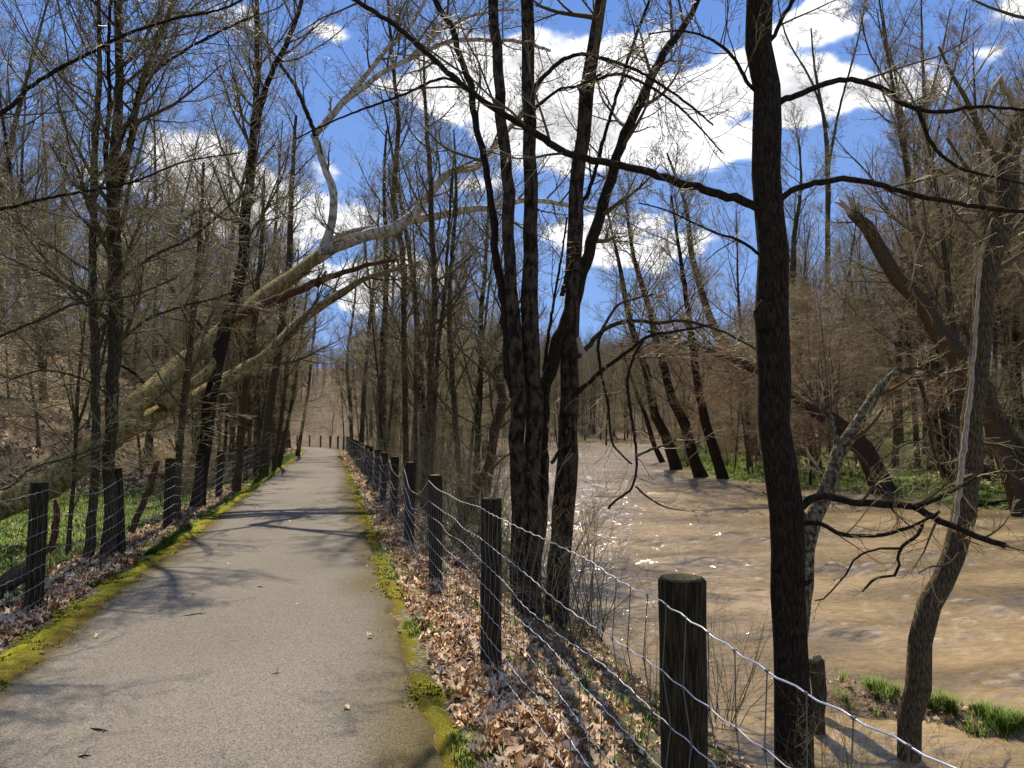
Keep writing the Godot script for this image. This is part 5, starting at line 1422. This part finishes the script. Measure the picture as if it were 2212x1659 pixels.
func hero_3() -> void:
	var t: Node3D
	t = thing("leaning_snag", "short sunlit trunk leaning right and cut off at the fence, left of the stem clump", "dead tree", Vector3(2.05, -0.33, -13.53), "")
	fresh(t)
	limb("trunk", [Vector4(2.05, -0.68, -13.53, 0.1317), Vector4(2.05, -0.35, -13.53, 0.1122), Vector4(2.29, 0.14, -13.44, 0.0854), Vector4(2.55, 0.78, -13.34, 0.0732), Vector4(2.71, 1.15, -13.28, 0.0610)], M.bark_brown, 10, 4, 0.80, 0.50, 2, 0.020, 0.05, "")
	clothe(M.twig, 1.8)
	t = thing("leaning_tree", "dark trunk leaning left out of the flooded river, left of the pair in the water", "tree", Vector3(22.52, -1.22, -47.98), "")
	fresh(t)
	limb("trunk", [Vector4(22.52, -1.57, -47.98, 0.5452), Vector4(22.52, -1.24, -47.98, 0.4644), Vector4(21.76, 1.28, -48.00, 0.3417), Vector4(21.08, 2.58, -48.08, 0.2951), Vector4(20.40, 5.62, -48.05, 0.2485), Vector4(19.29, 9.03, -48.09, 0.2019), Vector4(18.64, 12.44, -48.04, 0.1398), Vector4(17.68, 16.47, -48.01, 0.0777)], M.bark_dark, 12, 33, 3.40, 0.22, 1, 0.020, 0.05, "")
	clothe(M.twig, 3.8)
	t = thing("leaning_tree", "dark trunk leaning left in the water, left one of the pair with bases close together", "tree", Vector3(20.51, -1.20, -40.43), "")
	fresh(t)
	limb("trunk", [Vector4(20.51, -1.55, -40.43, 0.5340), Vector4(20.51, -1.22, -40.43, 0.4549), Vector4(19.92, 0.38, -40.47, 0.3165), Vector4(19.52, 1.96, -40.46, 0.2901), Vector4(18.83, 3.30, -40.54, 0.2505), Vector4(18.07, 6.06, -40.55, 0.2110), Vector4(17.39, 8.70, -40.54, 0.1714), Vector4(16.59, 11.33, -40.57, 0.1187), Vector4(16.03, 14.75, -40.48, 0.0659)], M.bark_dark, 12, 33, 3.40, 0.22, 1, 0.020, 0.05, "")
	clothe(M.twig, 3.8)
	t = thing("leaning_tree", "dark trunk leaning left in the water, right one of the pair with bases close together", "tree", Vector3(20.45, -1.11, -37.90), "")
	fresh(t)
	limb("trunk", [Vector4(20.45, -1.46, -37.90, 0.4032), Vector4(20.45, -1.13, -37.90, 0.3434), Vector4(19.96, 0.60, -37.91, 0.2613), Vector4(19.58, 1.71, -37.93, 0.2489), Vector4(19.01, 4.32, -37.90, 0.1991), Vector4(18.61, 7.30, -37.81, 0.1618), Vector4(18.08, 10.78, -37.72, 0.0995), Vector4(17.55, 14.26, -37.63, 0.0498)], M.bark_dark, 12, 33, 3.40, 0.22, 1, 0.020, 0.05, "")
	clothe(M.twig, 3.8)
	t = thing("leaning_tree", "small slanting trunk in the river, farthest left of those in the water", "tree", Vector3(26.23, -1.16, -58.46), "")
	fresh(t)
	limb("trunk", [Vector4(26.23, -1.51, -58.46, 0.3309), Vector4(26.23, -1.18, -58.46, 0.2819), Vector4(25.51, 0.42, -58.53, 0.2074), Vector4(24.81, 2.71, -58.55, 0.1697), Vector4(23.67, 5.72, -58.62, 0.1320), Vector4(22.71, 8.74, -58.66, 0.0754)], M.bark_dark, 12, 16, 3.40, 0.22, 1, 0.020, 0.05, "")
	clothe(M.twig, 3.8)
	t = thing("leaning_tree", "broad trunk leaning left on the far grassy bank just left of the thick near trunk", "tree", Vector3(36.37, -0.67, -61.84), "")
	fresh(t)
	limb("trunk", [Vector4(36.37, -1.02, -61.84, 0.7489), Vector4(36.37, -0.69, -61.84, 0.6380), Vector4(35.55, 4.04, -61.74, 0.4726), Vector4(34.54, 7.45, -61.77, 0.4109), Vector4(32.73, 10.89, -61.97, 0.3493), Vector4(31.40, 15.00, -62.03, 0.2877), Vector4(30.81, 17.05, -62.04, 0.2466), Vector4(30.18, 21.68, -61.90, 0.1644), Vector4(28.52, 26.19, -62.01, 0.0822)], M.bark_grey, 12, 36, 3.40, 0.22, 1, 0.020, 0.05, "")
	clothe(M.twig, 3.8)
	t = thing("bare_tree", "upright trunk on the far green bank seen just right of the thick near trunk", "tree", Vector3(26.48, -0.67, -38.47), "")
	fresh(t)
	limb("trunk", [Vector4(26.48, -1.02, -38.47, 0.3342), Vector4(26.48, -0.69, -38.47, 0.2847), Vector4(26.19, 1.41, -38.41, 0.2215), Vector4(25.84, 3.15, -38.38, 0.2085), Vector4(25.47, 6.27, -38.28, 0.1824), Vector4(25.15, 8.79, -38.19, 0.1694), Vector4(25.13, 12.25, -37.98, 0.1303), Vector4(25.47, 15.37, -37.71, 0.0782), Vector4(25.31, 17.98, -37.59, 0.0391)], M.bark_grey, 12, 33, 3.40, 0.22, 1, 0.020, 0.05, "")
	clothe(M.twig, 3.8)
	t = thing("leaning_tree", "massive reddish-brown trunk leaning far left out from the far bank", "tree", Vector3(21.32, -0.96, -26.50), "")
	fresh(t)
	limb("trunk", [Vector4(21.32, -1.31, -26.50, 0.5692), Vector4(21.32, -0.98, -26.50, 0.4849), Vector4(20.53, 0.86, -26.57, 0.3666), Vector4(19.98, 1.46, -26.66, 0.3483), Vector4(19.19, 2.01, -26.81, 0.3116), Vector4(18.52, 2.51, -26.94, 0.2841), Vector4(17.64, 3.11, -27.10, 0.2566), Vector4(16.30, 3.97, -27.36, 0.2108), Vector4(14.92, 4.65, -27.64, 0.1650), Vector4(13.54, 5.07, -27.94, 0.1100), Vector4(12.11, 5.53, -28.24, 0.0550)], M.bark_red, 12, 30, 3.40, 0.22, 1, 0.020, 0.05, "")
	clothe(M.twig_red, 3.8)
	t = thing("broken_tree", "great leaning trunk snapped off at the top behind the curved tree on the right", "tree", Vector3(20.71, -1.11, -19.62), "")
	fresh(t)
	limb("trunk", [Vector4(20.71, -1.46, -19.62, 0.4030), Vector4(20.71, -1.13, -19.62, 0.3433), Vector4(20.39, -0.11, -19.63, 0.2843), Vector4(20.03, 1.17, -19.64, 0.2843), Vector4(19.50, 2.40, -19.69, 0.3128), Vector4(18.97, 3.40, -19.75, 0.3270), Vector4(18.51, 4.11, -19.81, 0.3128), Vector4(18.03, 4.67, -19.89, 0.2843), Vector4(17.56, 5.52, -19.95, 0.2559), Vector4(16.86, 6.23, -20.06, 0.2275), Vector4(16.39, 6.94, -20.13, 0.2133), Vector4(15.91, 7.84, -20.19, 0.1990), Vector4(15.43, 8.29, -20.27, 0.1706)], M.bark_brown, 12, 14, 2.00, 0.22, 1, 0.020, 0.05, "")
	limb("splinter", [Vector4(15.57, 8.12, -20.25, 0.1137), Vector4(15.53, 8.42, -20.24, 0.0910), Vector4(15.40, 8.72, -20.25, 0.0107)], M.wood_pale, 6, 0, 1.00, 0.30, 1, 0.020, 0.05, "")
	limb("splinter", [Vector4(15.43, 8.18, -20.28, 0.0995), Vector4(15.28, 8.43, -20.30, 0.0796), Vector4(15.04, 8.69, -20.34, 0.0107)], M.wood_pale, 6, 0, 1.00, 0.30, 1, 0.020, 0.05, "")
	limb("splinter", [Vector4(15.68, 8.24, -20.21, 0.0853), Vector4(15.68, 8.42, -20.20, 0.0682), Vector4(15.59, 8.60, -20.21, 0.0107)], M.wood_pale, 6, 0, 1.00, 0.30, 1, 0.020, 0.05, "")
	limb("splinter", [Vector4(15.32, 8.41, -20.29, 0.0711), Vector4(15.14, 8.51, -20.32, 0.0569), Vector4(14.87, 8.60, -20.38, 0.0107)], M.wood_pale, 6, 0, 1.00, 0.30, 1, 0.020, 0.05, "")
	limb("splinter", [Vector4(15.51, 8.24, -20.25, 0.0640), Vector4(15.41, 8.58, -20.26, 0.0512), Vector4(15.23, 8.92, -20.28, 0.0107)], M.wood_pale, 6, 0, 1.00, 0.30, 1, 0.020, 0.05, "")
	clothe(M.twig, 1.8)
	t = thing("leaning_tree", "thick trunk slanting up from the right edge to join the broken one", "tree", Vector3(22.24, -0.77, -20.10), "")
	fresh(t)
	limb("trunk", [Vector4(22.24, -1.12, -20.10, 0.3985), Vector4(22.24, -0.79, -20.10, 0.3395), Vector4(21.48, 0.62, -20.26, 0.2804), Vector4(20.83, 1.74, -20.34, 0.2361), Vector4(20.53, 2.33, -20.38, 0.1623), Vector4(20.11, 3.51, -20.40, 0.1033), Vector4(19.52, 4.98, -20.45, 0.0590)], M.bark_brown, 12, 11, 2.00, 0.22, 1, 0.020, 0.05, "")
	clothe(M.twig, 1.8)
	t = thing("bare_tree", "tall pale upright forked tree on the right hill, left of the curved trunk", "tree", Vector3(45.88, 3.42, -51.45), "")
	fresh(t)
	limb("trunk", [Vector4(45.88, 3.07, -51.45, 0.3691), Vector4(45.88, 3.40, -51.45, 0.3144), Vector4(45.65, 9.95, -51.10, 0.2369), Vector4(45.65, 15.30, -50.77, 0.2187), Vector4(45.36, 20.87, -50.49, 0.1823), Vector4(45.16, 25.23, -50.27, 0.1640), Vector4(44.78, 31.78, -49.95, 0.0911), Vector4(44.66, 35.42, -49.75, 0.0547)], M.bark_grey, 12, 42, 3.40, 0.22, 1, 0.020, 0.05, "")
	limb("branch", [Vector4(45.36, 20.87, -50.49, 0.1276), Vector4(46.18, 25.60, -50.01, 0.0997), Vector4(47.36, 30.33, -49.44, 0.0714), Vector4(48.19, 34.69, -48.98, 0.0456)], M.bark_grey, 7, 14, 2.40, 0.20, 1, 0.020, 0.05, "")
	limb("branch", [Vector4(44.86, 23.92, -49.80, 0.1083), Vector4(43.58, 27.52, -49.87, 0.0868), Vector4(41.60, 31.12, -50.11, 0.0638), Vector4(40.85, 34.36, -50.08, 0.0451)], M.bark_grey, 7, 14, 2.40, 0.20, 1, 0.020, 0.05, "")
	clothe(M.twig, 3.8)

func hero_4() -> void:
	var t: Node3D
	t = thing("bare_tree", "tall thin upright tree with wispy crown just right of the thick near trunk", "tree", Vector3(59.19, 3.29, -83.49), "")
	fresh(t)
	limb("trunk", [Vector4(59.19, 2.94, -83.49, 0.5389), Vector4(59.19, 3.27, -83.49, 0.4591), Vector4(59.09, 14.67, -82.81, 0.3422), Vector4(59.04, 26.05, -82.12, 0.3136), Vector4(58.94, 33.62, -81.67, 0.2851), Vector4(58.47, 39.32, -81.43, 0.2281), Vector4(57.21, 45.98, -81.31, 0.1426), Vector4(56.70, 51.10, -81.11, 0.0855)], M.bark_grey, 12, 42, 3.40, 0.22, 1, 0.020, 0.05, "")
	limb("branch", [Vector4(58.94, 33.62, -81.67, 0.1996), Vector4(60.22, 41.02, -80.92, 0.1560), Vector4(62.07, 48.42, -80.03, 0.1117), Vector4(63.36, 55.25, -79.30, 0.0713)], M.bark_grey, 7, 14, 2.40, 0.20, 1, 0.020, 0.05, "")
	limb("branch", [Vector4(58.28, 38.38, -80.56, 0.1694), Vector4(56.28, 44.01, -80.68, 0.1358), Vector4(53.18, 49.65, -81.05, 0.0997), Vector4(52.01, 54.72, -81.01, 0.0706)], M.bark_grey, 7, 14, 2.40, 0.20, 1, 0.020, 0.05, "")
	clothe(M.twig, 3.8)
	t = thing("bare_tree", "pale tree with slightly left-leaning stem among red-budded crowns on the right", "tree", Vector3(43.16, 2.63, -48.98), "")
	fresh(t)
	limb("trunk", [Vector4(43.16, 2.28, -48.98, 0.3737), Vector4(43.16, 2.61, -48.98, 0.3184), Vector4(42.86, 10.22, -48.58, 0.2422), Vector4(42.59, 14.61, -48.37, 0.2076), Vector4(41.85, 19.89, -48.22, 0.1730), Vector4(41.32, 23.93, -48.09, 0.1384), Vector4(40.84, 26.80, -48.02, 0.0865), Vector4(40.09, 30.26, -47.98, 0.0519)], M.bark_grey, 12, 42, 3.40, 0.22, 1, 0.020, 0.05, "")
	limb("branch", [Vector4(41.85, 19.89, -48.22, 0.1211), Vector4(42.63, 24.38, -47.76, 0.0947), Vector4(43.75, 28.87, -47.22, 0.0678), Vector4(44.53, 33.02, -46.78, 0.0433)], M.bark_grey, 7, 14, 2.40, 0.20, 1, 0.020, 0.05, "")
	limb("branch", [Vector4(41.39, 22.79, -47.55, 0.1028), Vector4(40.17, 26.21, -47.63, 0.0824), Vector4(38.29, 29.63, -47.85, 0.0605), Vector4(37.58, 32.71, -47.83, 0.0428)], M.bark_grey, 7, 14, 2.40, 0.20, 1, 0.020, 0.05, "")
	clothe(M.twig_red, 3.8)
	t = thing("bare_tree", "thin dark upright tree seen close left of the curved trunk's top", "tree", Vector3(41.31, 2.52, -43.16), "")
	fresh(t)
	limb("trunk", [Vector4(41.31, 2.17, -43.16, 0.2506), Vector4(41.31, 2.50, -43.16, 0.2135), Vector4(41.50, 10.24, -42.64, 0.1702), Vector4(41.64, 17.43, -42.16, 0.1547), Vector4(41.80, 21.57, -41.87, 0.1238), Vector4(42.22, 24.13, -41.61, 0.0774)], M.bark_dark, 12, 28, 3.40, 0.22, 1, 0.020, 0.05, "")
	clothe(M.twig, 3.8)
	t = thing("fallen_log", "long brown fallen log lying along the bank below the right fence", "log", Vector3(1.64, -0.19, -10.37))
	fresh(t)
	limb("trunk", [Vector4(1.64, -0.19, -10.37, 0.0468), Vector4(2.11, -0.47, -9.47, 0.0518), Vector4(2.36, -0.65, -8.87, 0.0543), Vector4(2.58, -0.80, -8.29, 0.0589), Vector4(2.85, -0.94, -7.99, 0.0647), Vector4(3.03, -0.98, -7.27, 0.0687), Vector4(3.04, -0.99, -6.47, 0.0657)], M.bark_brown, 10, 0, 1.00, 0.30, 1, 0.020, 0.05, "")
	finish()
	t = thing("fallen_log", "thick grey fallen log on the ground behind the nearest left fence post", "log", Vector3(-3.59, -0.16, -9.07))
	fresh(t)
	limb("trunk", [Vector4(-3.59, -0.16, -9.07, 0.1095), Vector4(-3.39, -0.06, -9.22, 0.1073), Vector4(-3.29, 0.02, -9.40, 0.1050), Vector4(-3.22, 0.09, -9.69, 0.0933)], M.bark_brown, 10, 0, 1.00, 0.30, 1, 0.020, 0.05, "")
	finish()
	t = thing("broken_stake", "reddish broken snag slanting between two posts of the left fence", "dead branch", Vector3(-2.85, 0.12, -12.28))
	fresh(t)
	limb("trunk", [Vector4(-2.85, 0.12, -12.28, 0.0472), Vector4(-2.75, 0.38, -12.29, 0.0508), Vector4(-2.63, 0.71, -12.29, 0.0477), Vector4(-2.55, 1.05, -12.35, 0.0412), Vector4(-2.51, 1.15, -12.34, 0.0309)], M.dead_red, 8, 0, 1.00, 0.30, 1, 0.020, 0.05, "")
	finish()
	t = thing("dead_snag", "red splintered snag right against the nearest left fence post", "dead branch", Vector3(-2.83, 0.36, -8.86))
	fresh(t)
	limb("trunk", [Vector4(-2.83, 0.36, -8.86, 0.0333), Vector4(-2.77, 0.55, -8.84, 0.0357), Vector4(-2.75, 0.79, -8.82, 0.0333), Vector4(-2.78, 0.89, -8.82, 0.0167)], M.dead_red, 8, 0, 1.00, 0.30, 1, 0.020, 0.05, "")
	finish()
	t = thing("fallen_log", "short dark log lying level in the meadow beyond the left fence", "log", Vector3(-4.67, 0.39, -21.73))
	fresh(t)
	limb("trunk", [Vector4(-4.67, 0.39, -21.73, 0.0783), Vector4(-4.37, 0.42, -21.66, 0.0843), Vector4(-3.96, 0.37, -21.57, 0.0723)], M.bark_dark, 8, 0, 1.00, 0.30, 1, 0.020, 0.05, "")
	finish()
	t = thing("drift_log", "thin drift log lying on the far green bank left of the upright trunk", "log", Vector3(27.68, -0.66, -46.33))
	fresh(t)
	limb("trunk", [Vector4(27.68, -0.66, -46.33, 0.1079), Vector4(28.88, -0.66, -46.05, 0.0942), Vector4(30.38, -0.81, -45.71, 0.0771)], M.bark_dark, 7, 0, 1.00, 0.30, 1, 0.020, 0.05, "")
	finish()
	t = thing("drift_log", "dark drift log lying on the far green bank right of the upright trunk", "log", Vector3(27.44, -0.60, -40.59))
	fresh(t)
	limb("trunk", [Vector4(27.44, -0.60, -40.59, 0.0960), Vector4(28.64, -0.66, -40.31, 0.0843), Vector4(30.25, -0.82, -39.95, 0.0686)], M.bark_dark, 7, 0, 1.00, 0.30, 1, 0.020, 0.05, "")
	finish()
	t = thing("drift_log", "grey drift log on the far bank at the right edge", "log", Vector3(21.08, -0.92, -21.78))
	fresh(t)
	limb("trunk", [Vector4(21.08, -0.92, -21.78, 0.0544), Vector4(21.69, -0.81, -21.63, 0.0474), Vector4(22.44, -0.73, -21.45, 0.0388)], M.bark_dark, 7, 0, 1.00, 0.30, 1, 0.020, 0.05, "")
	finish()
	t = thing("fallen_twig", "dark bent twig lying on the path at the bottom left", "twig", Vector3(-1.24, 0.01, -4.61), "twigs lying on the path")
	fresh(t)
	limb("stick", [Vector4(-1.24, 0.01, -4.61, 0.0040), Vector4(-1.18, 0.02, -4.56, 0.0050), Vector4(-1.13, 0.01, -4.54, 0.0025)], M.bark_dark, 5, 2, 0.06, 0.30, 3, 0.020, 0.05, "")
	clothe(M.twig, 1.0)

func hero_5() -> void:
	var t: Node3D
	t = thing("fallen_twig", "straight thin twig on the path at bottom centre", "twig", Vector3(-0.39, 0.01, -5.33), "twigs lying on the path")
	fresh(t)
	limb("stick", [Vector4(-0.39, 0.01, -5.33, 0.0040), Vector4(-0.34, 0.02, -5.33, 0.0050), Vector4(-0.29, 0.01, -5.35, 0.0025)], M.bark_dark, 5, 2, 0.06, 0.30, 3, 0.020, 0.05, "")
	clothe(M.twig, 1.0)
	t = thing("fallen_twig", "long forked twig on the path left of centre", "twig", Vector3(-1.26, 0.01, -7.14), "twigs lying on the path")
	fresh(t)
	limb("stick", [Vector4(-1.26, 0.01, -7.14, 0.0040), Vector4(-1.14, 0.02, -7.17, 0.0050), Vector4(-1.02, 0.01, -7.23, 0.0025)], M.bark_dark, 5, 2, 0.06, 0.30, 3, 0.020, 0.05, "")
	clothe(M.twig, 1.0)
	t = thing("fallen_twig", "short dark stick lying on the path at mid distance", "twig", Vector3(-0.73, 0.01, -8.31), "twigs lying on the path")
	fresh(t)
	limb("stick", [Vector4(-0.73, 0.01, -8.31, 0.0040), Vector4(-0.69, 0.02, -8.27, 0.0050), Vector4(-0.66, 0.01, -8.26, 0.0025)], M.bark_dark, 5, 2, 0.06, 0.30, 3, 0.020, 0.05, "")
	clothe(M.twig, 1.0)
	t = thing("fallen_twig", "small twig at the lower left edge of the path", "twig", Vector3(-1.19, 0.01, -4.23), "twigs lying on the path")
	fresh(t)
	limb("stick", [Vector4(-1.19, 0.01, -4.23, 0.0040), Vector4(-1.16, 0.02, -4.22, 0.0050), Vector4(-1.13, 0.01, -4.23, 0.0025)], M.bark_dark, 5, 2, 0.06, 0.30, 3, 0.020, 0.05, "")
	clothe(M.twig, 1.0)
	t = thing("fallen_twig", "curved stem lying over the mossy right edge of the path", "twig", Vector3(0.69, 0.01, -6.91), "twigs lying on the path")
	fresh(t)
	limb("stick", [Vector4(0.69, 0.01, -6.91, 0.0040), Vector4(0.72, 0.02, -6.49, 0.0050), Vector4(0.75, 0.01, -6.10, 0.0025)], M.bark_dark, 5, 2, 0.06, 0.30, 3, 0.020, 0.05, "")
	clothe(M.twig, 1.0)



func _ready() -> void:
	var cam := Camera3D.new()
	cam.name = "camera"
	cam.fov = 53.1
	cam.near = 0.05
	cam.far = 1200.0
	cam.position = Vector3(0, 1.6, 0)
	cam.rotation = Vector3(deg_to_rad(3.45), deg_to_rad(-13.1), 0)
	add_child(cam)
	var env := Environment.new()
	env.background_mode = Environment.BG_SKY
	env.sky = Sky.new()
	var pano := PanoramaSkyMaterial.new()
	pano.panorama = ImageTexture.create_from_image(sky_image())
	env.sky.sky_material = pano
	env.tonemap_mode = Environment.TONE_MAPPER_LINEAR
	env.tonemap_exposure = 1.42
	env.sdfgi_enabled = true
	env.ssao_enabled = true
	env.ssil_enabled = true
	var we := WorldEnvironment.new()
	we.name = "environment"
	we.environment = env
	add_child(we)
	var sun := DirectionalLight3D.new()
	sun.name = "sun"
	sun.light_energy = 1.6
	sun.light_color = Color(1.0, 0.95, 0.87)
	sun.light_angular_distance = 0.5
	sun.shadow_enabled = true
	sun.sky_mode = DirectionalLight3D.SKY_MODE_LIGHT_ONLY
	sun.rotation = Vector3(deg_to_rad(-54.0), deg_to_rad(180.0 - 6.0), 0)
	add_child(sun)

	fn.noise_type = FastNoiseLite.TYPE_SIMPLEX
	fn.frequency = 0.08
	fn.seed = 5
	fn.fractal_octaves = 3
	fine.noise_type = FastNoiseLite.TYPE_SIMPLEX
	fine.frequency = 0.05
	fine.seed = 8
	fine.fractal_octaves = 2
	materials()
	build_ground()
	build_river()
	build_moss()
	build_fences()
	kids_of = [0, 8, 6, 4, 0]
	hero_0()
	hero_1()
	hero_2()
	hero_3()
	hero_4()
	hero_5()
	build_woods()
	build_leaves()
	build_grass()
